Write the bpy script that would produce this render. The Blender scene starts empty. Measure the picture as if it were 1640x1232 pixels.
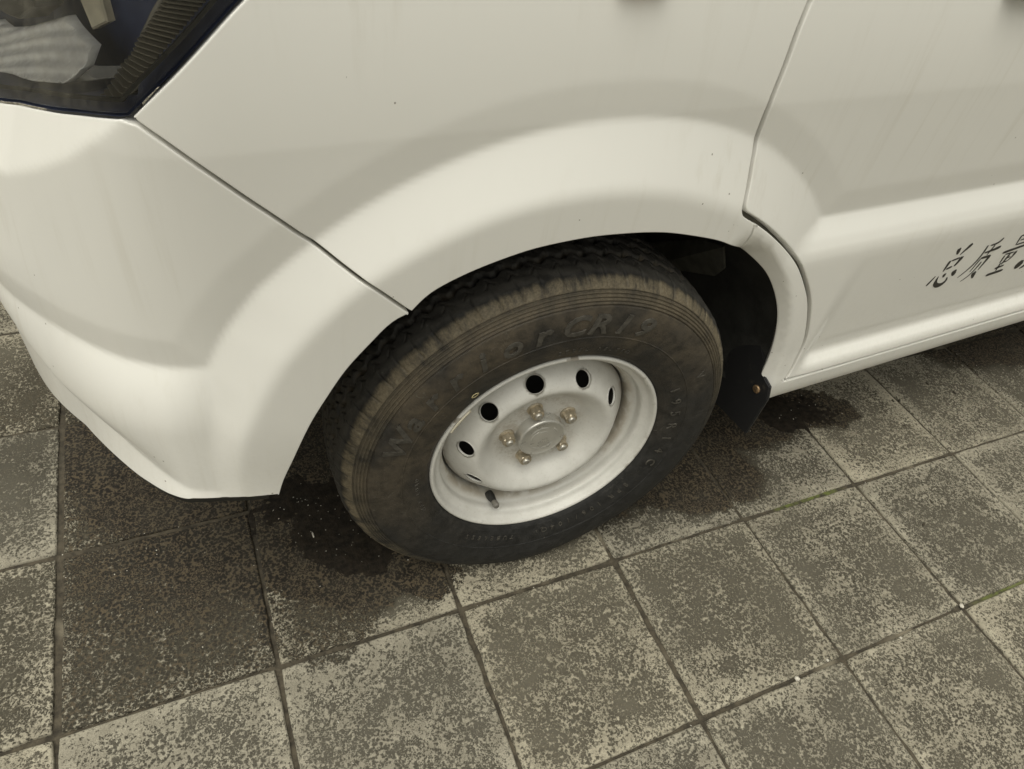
import bpy, bmesh, math, random
import numpy as np
from mathutils import Vector, Matrix, noise as mnoise
from mathutils.geometry import delaunay_2d_cdt
random.seed(7); rng = np.random.default_rng(11)
sc = bpy.context.scene
COL = sc.collection
# ------------------------------------------------------------------ camera
cam_d = bpy.data.cameras.new('camera'); cam = bpy.data.objects.new('camera', cam_d); COL.objects.link(cam)
cam_d.sensor_width = 36.0; cam_d.sensor_fit = 'HORIZONTAL'; cam_d.lens = 36.0*1137.21/1640
cam_d.clip_start = .02; cam_d.clip_end = 2000
_y, _p, _r = .5753, .7769, .1844
_f = Vector((math.sin(_y)*math.cos(_p), math.cos(_y)*math.cos(_p), -math.sin(_p)))
_rt = Vector((math.cos(_y), -math.sin(_y), 0)); _up = _rt.cross(_f)
_r2 = math.cos(_r)*_rt+math.sin(_r)*_up; _u2 = -math.sin(_r)*_rt+math.cos(_r)*_up
M = Matrix((_r2, _u2, -_f)).transposed().to_4x4(); M.translation = Vector((-.4732, -.5897, 1.1808))
cam.matrix_world = M; sc.camera = cam
# ------------------------------------------------------------------ light
SUN_EL, SUN_AZ = math.radians(72), math.radians(240)      # azimuth clockwise from +Y
w = bpy.data.worlds.new('World'); sc.world = w; w.use_nodes = True
nt = w.node_tree; nt.nodes.clear()
wo = nt.nodes.new('ShaderNodeOutputWorld'); bg = nt.nodes.new('ShaderNodeBackground'); sky = nt.nodes.new('ShaderNodeTexSky')
sky.sky_type = 'NISHITA'; sky.sun_disc = False; sky.sun_elevation = SUN_EL; sky.sun_rotation = SUN_AZ
sky.air_density = 1.0; sky.dust_density = 6.0; sky.ozone_density = 1.0
hs = nt.nodes.new('ShaderNodeHueSaturation'); hs.inputs['Saturation'].default_value = .12      # thick grey cloud
tm = nt.nodes.new('ShaderNodeMix'); tm.data_type = 'RGBA'; tm.blend_type = 'MULTIPLY'; tm.inputs[0].default_value = 1
tm.inputs[7].default_value = (1.0, .984, .885, 1)
nt.links.new(sky.outputs[0], hs.inputs['Color']); nt.links.new(hs.outputs[0], tm.inputs[6])
nt.links.new(tm.outputs[2], bg.inputs['Color']); bg.inputs['Strength'].default_value = .075
nt.links.new(bg.outputs[0], wo.inputs['Surface'])
sun_d = bpy.data.lights.new('sun', 'SUN'); sun_d.energy = 1.1; sun_d.angle = math.radians(70); sun_d.color = (1, .98, .895)
sun = bpy.data.objects.new('sun', sun_d); COL.objects.link(sun)
_d = Vector((math.sin(SUN_AZ)*math.cos(SUN_EL), math.cos(SUN_AZ)*math.cos(SUN_EL), math.sin(SUN_EL)))
sun.rotation_euler = _d.to_track_quat('Z', 'Y').to_euler()
vs = sc.view_settings; vs.view_transform = 'Standard'; vs.look = 'None'; vs.gamma = 1; vs.use_curve_mapping = False
vs.exposure = 0.72
# ------------------------------------------------------------------ helpers
def mesh_obj(name, verts, faces, mat, parent=None, smooth=True, normals=None, mats=None, fmat=None):
    me = bpy.data.meshes.new(name)
    me.from_pydata([tuple(map(float, v)) for v in verts], [], [tuple(map(int, f)) for f in faces])
    me.validate(clean_customdata=False)
    for m in ([mat] if mat else mats): me.materials.append(m)
    if fmat is not None: me.polygons.foreach_set('material_index', fmat)
    me.polygons.foreach_set('use_smooth', [smooth]*len(me.polygons)); me.update()
    if normals is not None and len(normals) == len(me.vertices):
        me.normals_split_custom_set_from_vertices([tuple(map(float, n)) for n in normals])
    o = bpy.data.objects.new(name, me); COL.objects.link(o)
    if parent: o.parent = parent
    return o
def grid_faces(nu, nv, closed=False, flip=False):
    i, j = np.meshgrid(np.arange(nu if closed else nu-1), np.arange(nv-1), indexing='ij'); i = i.ravel(); j = j.ravel(); i2 = (i+1) % nu
    f = np.stack([i*nv+j, i2*nv+j, i2*nv+j+1, i*nv+j+1], -1)
    return f[:, ::-1] if flip else f
def big_mesh(name, V, F, mat, parent=None, smooth=True):
    me = bpy.data.meshes.new(name); V = np.asarray(V, np.float32); F = np.asarray(F, np.int32); k = F.shape[1]
    me.vertices.add(len(V)); me.vertices.foreach_set('co', V.ravel())
    me.loops.add(F.size); me.loops.foreach_set('vertex_index', F.ravel())
    me.polygons.add(len(F)); me.polygons.foreach_set('loop_start', np.arange(0, F.size, k, dtype=np.int32))
    me.polygons.foreach_set('use_smooth', np.full(len(F), smooth)); me.update(calc_edges=True); me.validate()
    me.materials.append(mat); o = bpy.data.objects.new(name, me); COL.objects.link(o)
    if parent: o.parent = parent
    return o
def lathe(name, prof, mat, parent, n=96, flip=False, smooth=True):
    p = np.array(prof, float); th = np.linspace(0, 2*np.pi, n, endpoint=False)
    V = np.stack([np.cos(th)[:, None]*p[:, 0], np.sin(th)[:, None]*p[:, 0], np.ones(n)[:, None]*p[:, 1]], -1).reshape(-1, 3)
    return big_mesh(name, V, grid_faces(n, len(p), True, flip), mat, parent, smooth)
def smooth_prof(pts, n=8):
    pts = np.array(pts, float); t = np.r_[0, np.cumsum(np.linalg.norm(np.diff(pts, axis=0), axis=1))]
    fx, fy = spline(t, pts[:, 0]), spline(t, pts[:, 1]); tt = np.linspace(0, t[-1], n*len(pts))
    return np.stack([fx(tt), fy(tt)], -1)
def box(name, c, s, mat, parent, rot=None, bevel=.004, seg=2):
    bm = bmesh.new(); bmesh.ops.create_cube(bm, size=1)
    for v in bm.verts: v.co = Vector((v.co.x*s[0], v.co.y*s[1], v.co.z*s[2]))
    if bevel: bmesh.ops.bevel(bm, geom=bm.edges[:], offset=bevel, segments=seg, affect='EDGES', profile=.5)
    if rot: bmesh.ops.rotate(bm, verts=bm.verts, cent=(0, 0, 0), matrix=rot)
    bmesh.ops.translate(bm, verts=bm.verts, vec=c)
    me = bpy.data.meshes.new(name); bm.to_mesh(me); bm.free(); me.materials.append(mat)
    o = bpy.data.objects.new(name, me); COL.objects.link(o); o.parent = parent; return o
def empty(name, parent=None, mw=None):
    o = bpy.data.objects.new(name, None); COL.objects.link(o); o.empty_display_size = .1
    if parent: o.parent = parent
    if mw is not None: o.matrix_local = mw
    return o
# ------------------------------------------------------------------ material helpers
class NT:
    def __init__(s, name):
        s.m = bpy.data.materials.new(name); s.m.use_nodes = True; s.t = s.m.node_tree
        s.b = s.t.nodes['Principled BSDF']; s.out = s.t.nodes['Material Output']
    def n(s, typ, **kw):
        x = s.t.nodes.new('ShaderNode'+typ)
        for k, v in kw.items():
            if k.startswith('_'): setattr(x, k[1:], v)
            else: s.set(x, k, v)
        return x
    def set(s, node, key, v):
        inp = node.inputs[int(key[1:])] if key[0] == 'i' and key[1:].isdigit() else node.inputs[key.replace('__', ' ')]
        if isinstance(v, bpy.types.NodeSocket): s.t.links.new(v, inp)
        else: inp.default_value = v
    def math(s, op, a, b=0.0, c=None, clamp=False):
        x = s.n('Math', _operation=op, _use_clamp=clamp); s.set(x, 'i0', a); s.set(x, 'i1', b)
        if c is not None: s.set(x, 'i2', c)
        return x.outputs[0]
    def mix(s, f, a, b, typ='MIX'):
        x = s.n('Mix', _data_type='RGBA', _blend_type=typ); s.set(x, 'i0', f); s.set(x, 'i6', a); s.set(x, 'i7', b); return x.outputs[2]
    def noise(s, vec, scale, detail=4.0, rough=.55, dist=0.0):
        x = s.n('TexNoise', Scale=scale, Detail=detail, Roughness=rough, Distortion=dist)
        if vec is not None: s.set(x, 'Vector', vec)
        return x.outputs['Fac']
    def ramp(s, v, lo, hi, a=0.0, b=1.0):
        x = s.n('MapRange', _interpolation_type='SMOOTHSTEP'); s.set(x, 'Value', v); s.set(x, 'From Min', lo); s.set(x, 'From Max', hi); s.set(x, 'To Min', a); s.set(x, 'To Max', b); return x.outputs[0]
    def world(s): return s.n('NewGeometry').outputs['Position']
    def obj(s): return s.n('TexCoord').outputs['Object']
    def xyz(s, v):
        x = s.n('SeparateXYZ'); s.set(x, 'i0', v); return x.outputs
    def mapv(s, v, scale=(1, 1, 1), loc=(0, 0, 0), rot=(0, 0, 0)):
        x = s.n('Mapping'); s.set(x, 'Vector', v); x.inputs['Scale'].default_value = scale; x.inputs['Location'].default_value = loc; x.inputs['Rotation'].default_value = rot; return x.outputs[0]
    def bump(s, h, dist, strength=1.0, normal=None):
        x = s.n('Bump', Strength=strength, Distance=dist, Height=h)
        if normal is not None: s.set(x, 'Normal', normal)
        return x.outputs[0]
    def p(s, **kw):
        for k, v in kw.items(): s.set(s.b, k, v)
        return s.m
C4 = lambda r, g, b: (r, g, b, 1.0)
def simple(name, col, rough=.5, metal=0.0, var=.15, scale=40.0, bump=0.0):
    t = NT(name); v = t.obj(); nz = t.noise(v, scale, 4)
    c = t.mix(t.ramp(nz, .3, .7), C4(*[x*(1-var) for x in col]), C4(*[min(1, x*(1+var)) for x in col]))
    t.p(Base__Color=c, Roughness=t.ramp(nz, .2, .8, max(.02, rough-.06), min(1, rough+.06)), Metallic=metal)
    if bump: t.p(Normal=t.bump(nz, bump))
    return t.m
# painted metal: white, dusty, faint run-off streaks and stone chips
def paint_material():
    t = NT('white_paint'); P = t.world()
    st = t.noise(t.mapv(P, (55, 55, 2.2), rot=(0, .10, 0)), 1.0, 5, .6)
    big = t.noise(P, 3.2, 3, .5)
    z = t.xyz(P)[2]
    dust = t.math('MULTIPLY', t.ramp(st, .50, .74), t.ramp(big, .40, .62))
    low = t.ramp(z, .62, .28)
    fine = t.noise(P, 160, 3, .6)
    lowd = t.math('MULTIPLY', low, t.ramp(fine, .40, .75, .15, .55))
    dirt = t.math('ADD', t.math('MULTIPLY', dust, .20), t.math('MULTIPLY', lowd, .28), clamp=True)
    c = t.mix(dirt, C4(.800, .790, .745), C4(.52, .48, .385))
    vor = t.n('TexVoronoi', Scale=55.0); t.set(vor, 'Vector', P)
    da = t.n('VectorMath', _operation='DISTANCE'); t.set(da, 'i0', t.mapv(P, (1, 0, 1))); da.inputs[1].default_value = (.02, 0, .30)
    chip = t.math('MULTIPLY', t.math('LESS_THAN', vor.outputs['Distance'], .070), t.math('GREATER_THAN', t.math('ADD', t.noise(P, 7.0, 2), t.ramp(da.outputs['Value'], .52, .45, 0, .09)), .60))
    c = t.mix(t.math('MULTIPLY', chip, .7), c, C4(.16, .13, .10))
    return t.p(Base__Color=c, Roughness=t.math('ADD', t.ramp(fine, .3, .7, .36, .44), t.math('MULTIPLY', dirt, .25)), Specular__IOR__Level=.5,
               Coat__Weight=.45, Coat__Roughness=.10, Normal=t.bump(t.noise(P, 420, 2), .00006, .6))
# ---- BODY SURFACE -------------------------------------------------------
def spline(xs, ys):
    xs = np.array(xs, float); ys = np.array(ys, float); n = len(xs); h = np.diff(xs)
    A = np.eye(n); b = np.zeros(n)
    for i in range(1, n-1):
        A[i, i-1:i+2] = h[i-1], 2*(h[i-1]+h[i]), h[i]
        b[i] = 6*((ys[i+1]-ys[i])/h[i]-(ys[i]-ys[i-1])/h[i-1])
    M = np.linalg.solve(A, b)
    def f(t):
        t = np.asarray(t, float); i = np.clip(np.searchsorted(xs, t)-1, 0, n-2)
        tc = np.clip(t, xs[0], xs[-1])
        a = (xs[i+1]-tc)/h[i]; c = (tc-xs[i])/h[i]
        y = a*ys[i]+c*ys[i+1]+((a**3-a)*M[i]+(c**3-c)*M[i+1])*h[i]**2/6
        s0 = (ys[1]-ys[0])/h[0]-h[0]*M[1]/6; s1 = (ys[-1]-ys[-2])/h[-1]+h[-1]*M[-2]/6
        return y + np.where(t < xs[0], (t-xs[0])*s0, 0)+np.where(t > xs[-1], (t-xs[-1])*s1, 0)
    return f
UK = [-2.5, -1.6, -1.25, -1.05, -.90, -.82, -.748, -.679, -.606, -.558, -.503, -.46, -.40, -.30, -.1, .5, 3.2]
UL = [-2.5, -1.626, -1.276, -1.076, -.945, -.864, -.785, -.7066, -.6237, -.5696, -.5085, -.46, -.40, -.30, -.1, .5, 3.2]
LX = spline(UL, [-.737, -.735, -.730, -.720, -.705, -.690, -.666, -.629, -.583, -.549, -.503, -.4605, -.4005, -.30, -.1, .5, 3.2])
LY = spline(UL, [1.97, 1.10, .75, .55, .42, .340, .265, .196, .127, .085, .045, .0240, .016, .015, .015, .015, .015])
HX = spline(UK, [-.678, -.680, -.675, -.662, -.643, -.628, -.609, -.583, -.547, -.521, -.486, -.449, -.396, -.30, -.1, .5, 3.2])
HY = spline(UK, [1.99, 1.09, .74, .54, .388, .306, .235, .170, .100, .059, .022, .010, .008, .010, .010, .010, .010])
def sstep(a, b, t):
    t = np.clip((t-a)/(b-a), 0, 1); return t*t*(3-2*t)
def smax(a, b, k):
    h = np.clip(.5+.5*(a-b)/k, 0, 1); return b+(a-b)*h+k*h*(1-h)
AC = (0.0, .30)
# displacement field on a regular grid, slightly blurred so that creases are pressed-metal soft
GU0, GZ0, GS = -1.9, .20, .003
gu = np.arange(GU0, 3.1, GS); gz = np.arange(GZ0, 1.3, GS)
def build_field():
    U, Z = np.meshgrid(gu, gz, indexing='ij')
    du, dz = U-AC[0], Z-AC[1]
    R = np.hypot(du, dz); TH = np.degrees(np.arctan2(dz, du))
    # wheel-arch flare: G = inner edge of the slope, F = outer edge
    rG = np.interp(TH, [-20, 60, 72, 90, 108, 128, 140, 155, 166, 181], [.470, .470, .472, .484, .499, .511, .507, .488, .466, .450])
    rF = np.interp(TH, [-20, 10, 45, 55, 70, 90, 115, 135, 141, 147, 151, 157, 165, 180], [.55, .55, .552, .553, .557, .560, .569, .577, .570, .558, .545, .535, .530, .530])
    t = np.clip((rF-R)/(rF-rG), 0, 1.3); t = np.where(t < .88, t, np.where(t < 1.12, t-(t-.88)**2/.48, 1.0))
    flare = (.027-.007*sstep(150, 168, TH))*t
    flare = np.where(TH < -30, 0, flare)
    # door: ridge, lower panel, bottom flange, sill
    zk = [.20, .272, .284, .305, .326, .336, .352, .371, .379, .398, .403, .50, .595, .610, .625, .642, .674, .70, 1.5]
    dk = [.004, .016, .026, .031, .032, .0325, .030, .0135, .0125, .0155, .0165, .0205, .0240, .0238, .0218, .0157, .0, .0, .0]
    door = np.interp(Z, zk, dk)
    # small kick at the front end of the lower door panel
    m = sstep(.50, .545, U)
    flat = np.interp(Z, [.20, .272, .284, .305, .326, .336, .352, .40, .595, .610, .625, .642, .674, 1.5], [.004, .016, .026, .031, .032, .0315, .0295, .026, .0245, .0240, .0218, .0157, 0, 0])
    door = flat*(1-m)+door*m
    # bumper
    ub = [-1.1, -.945, -.864, -.785, -.707, -.624, -.57, -.515, -.475, -.41]
    P = np.interp(U, ub, [.006, .004, .004, .006, .011, .018, .021, .021, .012, .004])
    C = np.interp(U, ub, [.0, -.002, -.003, -.003, -.003, .004, .011, .021, .012, .004])
    Bt = np.interp(U, ub, [.000, -.010, -.015, -.010, .001, .012, .019, .028, .0145, .004])
    zc = np.interp(U, [-1.1, -.86, -.80, -.74, -.68, -.62, -.55, -.50, -.45], [.545, .535, .52, .495, .462, .44, .42, .402, .395])
    zt = np.interp(U, [-.785, -.70, -.62, -.57, -.5085, -.46], [.58, .582, .587, .592, .60, .61])
    zp = np.maximum(zt-.095, zc+.010)
    w1 = np.clip((zt-Z)/(zt-zp), 0, 1); w2 = np.clip((zp-Z)/(zp-zc), 0, 1); w3 = np.clip((zc-Z)/(zc-.385), 0, 1.2)
    fr = P*(2*w1-w1*w1)+(C-P)*w2*w2+(Bt-C)*w3
    front = 1-sstep(-.30, -.05, U); rear = sstep(.05, .25, U)
    low = fr*front+door*rear
    D = smax(flare, low, .0005+.006*np.clip(np.minimum(flare, low)/.010, 0, 1))
    # panel falls away slightly towards the pressed edge, so it ends in a crisp line
    d2 = np.where(U < -.35, Z-zt, np.where(U > .2, Z-.674, 9.0))
    dist = np.minimum(np.maximum(R-rF, 0), np.maximum(d2, 0))
    D = D-.0034*(1-np.clip(dist/.042, 0, 1))*(1-np.clip(D/.024, 0, 1))
    zcr = np.interp(U, [-1.3, -.85, -.689, -.631, -.58, -.535, -.516, -.50, -.499], [.74, .74, .772, .803, .835, .868, .882, .897, .897])
    D = D-.34*np.clip(Z-zcr, 0, np.clip((-.497-U)*.45, 0, .065))
    # turned-in lip along the rear half of the arch
    lip = np.clip((.459-R)/.032, 0, 1)*(1-sstep(50, 62, TH))*.030
    D = D-lip
    k = np.exp(-.5*(np.arange(-4, 5)/.70)**2); k /= k.sum()
    D = np.apply_along_axis(lambda v: np.convolve(np.pad(v, 4, mode='edge'), k, 'valid'), 0, D)
    D = np.apply_along_axis(lambda v: np.convolve(np.pad(v, 4, mode='edge'), k, 'valid'), 1, D)
    return D
DF = build_field()
def dsample(u, z):
    x = np.clip((u-GU0)/GS, 2, len(gu)-4); y = np.clip((z-GZ0)/GS, 2, len(gz)-4)
    i = np.floor(x).astype(int); j = np.floor(y).astype(int); fx = x-i; fy = y-j
    def w(f): return ((1-f)**3/6, (3*f**3-6*f*f+4)/6, (-3*f**3+3*f*f+3*f+1)/6, f**3/6)
    wx, wy = w(fx), w(fy); r = 0
    for a in range(4):
        for b in range(4): r = r+wx[a]*wy[b]*DF[i+a-1, j+b-1]
    return r
def lean(z):
    t = (z-.58)/.30; return np.where(t < 0, 0, np.where(t < .3, t*t/.6, t-.15))/.85
def base(u, z):
    g = lean(z); lx, ly, hx, hy = LX(u), LY(u), HX(u), HY(u)
    zz = np.maximum(z-.86, 0)
    side = .55*zz*zz+.05*zz
    x = lx+(hx-lx)*np.minimum(g, 1.0)+np.maximum(g-1, 0)*(hx-lx)*1.0; y = ly+(hy-ly)*g+side
    return x, y
def S0(u, z):
    u = np.asarray(u, float); z = np.asarray(z, float); e = 1e-3
    x, y = base(u, z); x1, y1 = base(u+e, z); x0, y0 = base(u-e, z)
    tx, ty = x1-x0, y1-y0; l = np.hypot(tx, ty); nx, ny = ty/l, -tx/l
    d = dsample(u, z)
    return np.stack([x+nx*d, y+ny*d, z+0*x], -1)
def SN(u, z):
    e = .0015
    a = S0(u+e, z)-S0(u-e, z); b = S0(u, z+e)-S0(u, z-e)
    n = np.cross(a, b); return n/np.linalg.norm(n, axis=-1, keepdims=True)
def S(u, z, depth=0.0):
    return S0(u, z)-np.asarray(depth)[..., None]*SN(u, z) if np.any(depth) else S0(u, z)
def SB(u, z, depth):
    u = np.asarray(u, float); z = np.asarray(z, float); e = 4e-3
    x, y = base(u, z); x1, y1 = base(u+e, z); x0, y0 = base(u-e, z)
    tx, ty = x1-x0, y1-y0; l = np.hypot(tx, ty); d = np.asarray(depth)+.012
    return np.stack([x-ty/l*d, y+tx/l*d, z+0*x], -1)
# ---- END BODY SURFACE ---------------------------------------------------
# ------------------------------------------------------------------ pavement
TP = .31565; TA = math.radians(-3.0)
T0 = np.array([-.7486, .6002]); TI = np.array([.3152, -.0165]); TJ = np.array([-.0165, -.3152])   # tile corner (i,j) = T0+i*TI+j*TJ
def tile_pt(i, j): return T0+i*TI+j*TJ
# stains and wide soft darkenings of the ground: (centre x, y, radius along, radius across, angle, strength, softness)
DARK_PATCHES = [(-.31, .15, .22, .14, -.45, .80, .50), (-.375, .045, .105, .125, -.06, .46, .16), (.41, .055, .20, .105, -.32, .85, .45), (.64, .17, .22, .12, -.15, .68, .5),
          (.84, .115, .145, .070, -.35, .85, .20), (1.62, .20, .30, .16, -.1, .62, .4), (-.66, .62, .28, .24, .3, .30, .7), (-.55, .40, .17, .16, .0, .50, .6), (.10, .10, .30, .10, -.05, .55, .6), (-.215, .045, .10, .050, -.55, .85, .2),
          (-.36, .30, .34, .20, 0, .26, .8), (.0, .25, .36, .18, 0, .20, .9), (-.58, .23, .17, .15, .0, .13, .8)]  # this row: faint, wide, soft-edged darkenings under the van's front
def dark_patch_nodes(t, P):
    """darkening amount 0..1 from stains and soft patches (with ragged edges), in world space"""
    wv = t.n('TexNoise', Scale=14.0, Detail=5.0, Roughness=.65); t.set(wv, 'Vector', P)
    off = t.n('VectorMath', _operation='SUBTRACT'); t.set(off, 'i0', wv.outputs['Color']); off.inputs[1].default_value = (.5, .5, .5)
    sc_ = t.n('VectorMath', _operation='SCALE'); t.set(sc_, 'i0', off.outputs[0]); sc_.inputs['Scale'].default_value = .11
    ad = t.n('VectorMath', _operation='ADD'); t.set(ad, 'i0', P); t.set(ad, 'i1', sc_.outputs[0])
    PW = ad.outputs[0]; tot = None
    for cx, cy, rx, ry, an, st, so in DARK_PATCHES:
        ca, sa = math.cos(an), math.sin(an)
        m = t.n('Mapping', _vector_type='TEXTURE'); t.set(m, 'Vector', PW)
        m.inputs['Location'].default_value = (cx, cy, 0); m.inputs['Rotation'].default_value = (0, 0, an); m.inputs['Scale'].default_value = (rx, ry, 1)
        s2 = t.n('VectorMath', _operation='MULTIPLY'); t.set(s2, 'i0', m.outputs[0]); s2.inputs[1].default_value = (1, 1, 0)
        ln = t.n('VectorMath', _operation='LENGTH'); t.set(ln, 'i0', s2.outputs[0])
        v = t.ramp(ln.outputs['Value'], 1+so*.5, 1-so*.5, 0, st)
        tot = v if tot is None else t.math('MAXIMUM', tot, v)
    return tot
def tile_material():
    t = NT('worn_concrete_tile'); P = t.world()
    oi = t.n('ObjectInfo').outputs['Random']
    shift = t.n('CombineXYZ'); t.set(shift, 'i2', t.math('MULTIPLY', oi, 40))
    add = t.n('VectorMath', _operation='ADD'); t.set(add, 'i0', P); t.set(add, 'i1', shift.outputs[0]); Q = add.outputs[0]
    ga = t.n('Attribute', _attribute_type='OBJECT', _attribute_name='grime').outputs['Fac']
    g = t.math('ADD', ga, dark_patch_nodes(t, P))
    big = t.noise(Q, 6.5, 4, .6); mid = t.noise(Q, 26, 4, .6)
    sp = t.noise(Q, 150, 4, .62, .3); fine = t.noise(Q, 420, 3, .6)
    # exposed dark grains against pale cement skin
    lvl = t.math('ADD', t.math('ADD', t.math('MULTIPLY', t.math('SUBTRACT', big, .5), .95), t.math('MULTIPLY', t.math('SUBTRACT', mid, .5), 1.0)), t.math('MULTIPLY', g, .80))
    wn = t.n('TexNoise', Scale=95.0, Detail=3.0, Roughness=.6); t.set(wn, 'Vector', Q)
    wo_ = t.n('VectorMath', _operation='MULTIPLY_ADD'); t.set(wo_, 'i0', wn.outputs['Color']); wo_.inputs[1].default_value = (.010, .010, .010); t.set(wo_, 'i2', Q)
    vr = t.n('TexVoronoi', Scale=185.0, Randomness=1.0); t.set(vr, 'Vector', wo_.outputs[0]); vr2 = t.n('TexVoronoi', Scale=350.0); t.set(vr2, 'Vector', wo_.outputs[0])
    vd = t.n('Mix', _data_type='FLOAT'); t.set(vd, 'i0', t.ramp(t.noise(Q, 19, 3, .6), .38, .62, .10, .85)); t.set(vd, 'i2', vr.outputs['Distance']); t.set(vd, 'i3', vr2.outputs['Distance'])
    ox, oy, _oz = t.xyz(t.obj()); mx_ = t.math('MAXIMUM', t.math('ABSOLUTE', ox), t.math('ABSOLUTE', oy))
    edge = t.math('MULTIPLY', t.ramp(mx_, .105, .158), t.ramp(mid, .30, .62, .05, .34))
    v = t.math('SUBTRACT', t.math('ADD', t.math('ADD', lvl, t.math('MULTIPLY', t.math('SUBTRACT', sp, .5), 1.5)), .635), t.math('ADD', vd.outputs[0], edge))
    v = t.math('ADD', v, t.math('MULTIPLY', t.math('SUBTRACT', fine, .5), 1.05))
    dark = t.ramp(v, -.17, .24)
    pale = t.mix(t.ramp(mid, .3, .7), C4(.31, .286, .225), C4(.46, .428, .340))
    grey = t.mix(t.ramp(big, .35, .65), C4(.036, .033, .027), C4(.086, .080, .064))
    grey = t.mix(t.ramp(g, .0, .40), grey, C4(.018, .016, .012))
    gg = t.math('ADD', vd.outputs[0], t.math('MULTIPLY', t.math('SUBTRACT', sp, .5), .9))
    grey = t.mix(t.ramp(gg, .38, .76, 0, .45), grey, C4(.105, .092, .066))
    c = t.mix(t.math('MULTIPLY', dark, .90), pale, grey)
    c = t.mix(t.ramp(t.noise(Q, 700, 2, .6), .35, .70, 0, .35), c, C4(.070, .061, .043))
    c = t.mix(1.0, c, t.mix(oi, C4(.80, .80, .80), C4(1.0, .985, .95)), 'MULTIPLY')
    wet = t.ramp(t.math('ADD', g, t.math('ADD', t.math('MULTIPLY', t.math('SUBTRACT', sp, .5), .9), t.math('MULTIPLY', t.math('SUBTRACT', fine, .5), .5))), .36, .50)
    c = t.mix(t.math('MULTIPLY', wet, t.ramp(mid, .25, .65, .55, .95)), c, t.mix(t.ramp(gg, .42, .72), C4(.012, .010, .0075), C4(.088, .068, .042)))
    # rounded joint edges collect soil
    h = t.math('ADD', t.math('MULTIPLY', dark, -1.0), t.math('MULTIPLY', fine, .9))
    return t.p(Base__Color=c, Roughness=t.ramp(wet, 0, 1, .92, .70), Specular__IOR__Level=t.ramp(wet, 0, 1, .10, .22), Normal=t.bump(h, .0016, .8))
def joint_material():
    t = NT('joint_soil'); P = t.world()
    a = t.noise(P, 60, 4, .65); b = t.noise(P, 9, 3); 
    c = t.mix(t.ramp(a, .3, .7), C4(.030, .025, .017), C4(.085, .071, .048))
    c = t.mix(t.ramp(b, .57, .74, 0, .65), c, C4(.25, .22, .16))
    m = None
    for cx, cy, r in [(.685, -.106, .09), (.90, -.435, .12), (.60, -.10, .05)]:
        d = t.n('VectorMath', _operation='DISTANCE'); t.set(d, 'i0', P); d.inputs[1].default_value = (cx, cy, 0)
        v = t.ramp(d.outputs['Value'], r, r*.2); m = v if m is None else t.math('MAXIMUM', m, v)
    c = t.mix(t.math('MULTIPLY', m, t.ramp(a, .35, .6)), c, C4(.105, .125, .028))
    return t.p(Base__Color=c, Roughness=.95, Normal=t.bump(a, .006, .8))
def far_material():
    t = NT('paved_ground'); P = t.world()
    m = t.mapv(P, rot=(0, 0, -TA))
    br = t.n('TexBrick', _offset=0.0, Scale=1.0); t.set(br, 'Vector', m)
    br.inputs['Brick Width'].default_value = TP; br.inputs['Row Height'].default_value = TP; br.inputs['Mortar Size'].default_value = .004
    br.inputs['Color1'].default_value = C4(.24, .22, .165); br.inputs['Color2'].default_value = C4(.32, .295, .22); br.inputs['Mortar'].default_value = C4(.06, .05, .035)
    c = t.mix(t.ramp(t.math('ADD', t.noise(P, 110, 4, .65), t.math('MULTIPLY', t.math('SUBTRACT', t.noise(P, 4, 4, .6), .5), .9)), .42, .58, 0, .80), br.outputs['Color'], C4(.062, .056, .043))
    return t.p(Base__Color=c, Roughness=.95)
mt_tile, mt_joint, mt_far = tile_material(), joint_material(), far_material()
# near bed (soil in the joints), then the paved sheet to the horizon around it as one object
I0, I1, J0, J1 = -4, 11, -5, 6
c0, c1, c2, c3 = [tile_pt(*q) for q in ((I0, J0), (I1, J0), (I1, J1), (I0, J1))]
bedV, bedF, bedM = [], [], []
NB = 150
for a in range(NB+1):
    for b in range(NB+1):
        p = tile_pt(I0+(I1-I0)*a/NB, J0+(J1-J0)*b/NB)
        hz = mnoise.noise(Vector((p[0]*9, p[1]*9, 3.1)))*.0026+mnoise.noise(Vector((p[0]*40, p[1]*40, 1.1)))*.0010
        bedV.append((p[0], p[1], -.0052+hz))
for a in range(NB):
    for b in range(NB):
        k = a*(NB+1)+b; bedF.append((k, k+NB+1, k+NB+2, k+1)[::-1]); bedM.append(0)
n0 = len(bedV); FAR = 400
for q in (c0, c1, c2, c3): bedV.append((q[0], q[1], -.001))
for q in ((-FAR, FAR), (FAR, FAR), (FAR, -FAR), (-FAR, -FAR)): bedV.append((q[0], q[1], -.001))
for k in range(4): bedF.append((n0+k, n0+(k+1) % 4, n0+4+(k+1) % 4, n0+4+k)); bedM.append(1)
pav = mesh_obj('pavement', bedV, bedF, None, mats=[mt_joint, mt_far], fmat=bedM)
pav['kind'] = 'structure'; pav['label'] = 'pavement of square worn concrete tiles with dirty joints'
bm = bmesh.new(); bm.from_mesh(pav.data); bmesh.ops.recalc_face_normals(bm, faces=bm.faces)
up = sum(f.normal.z for f in bm.faces)
if up < 0: bmesh.ops.reverse_faces(bm, faces=bm.faces)
bm.to_mesh(pav.data); bm.free()
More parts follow.
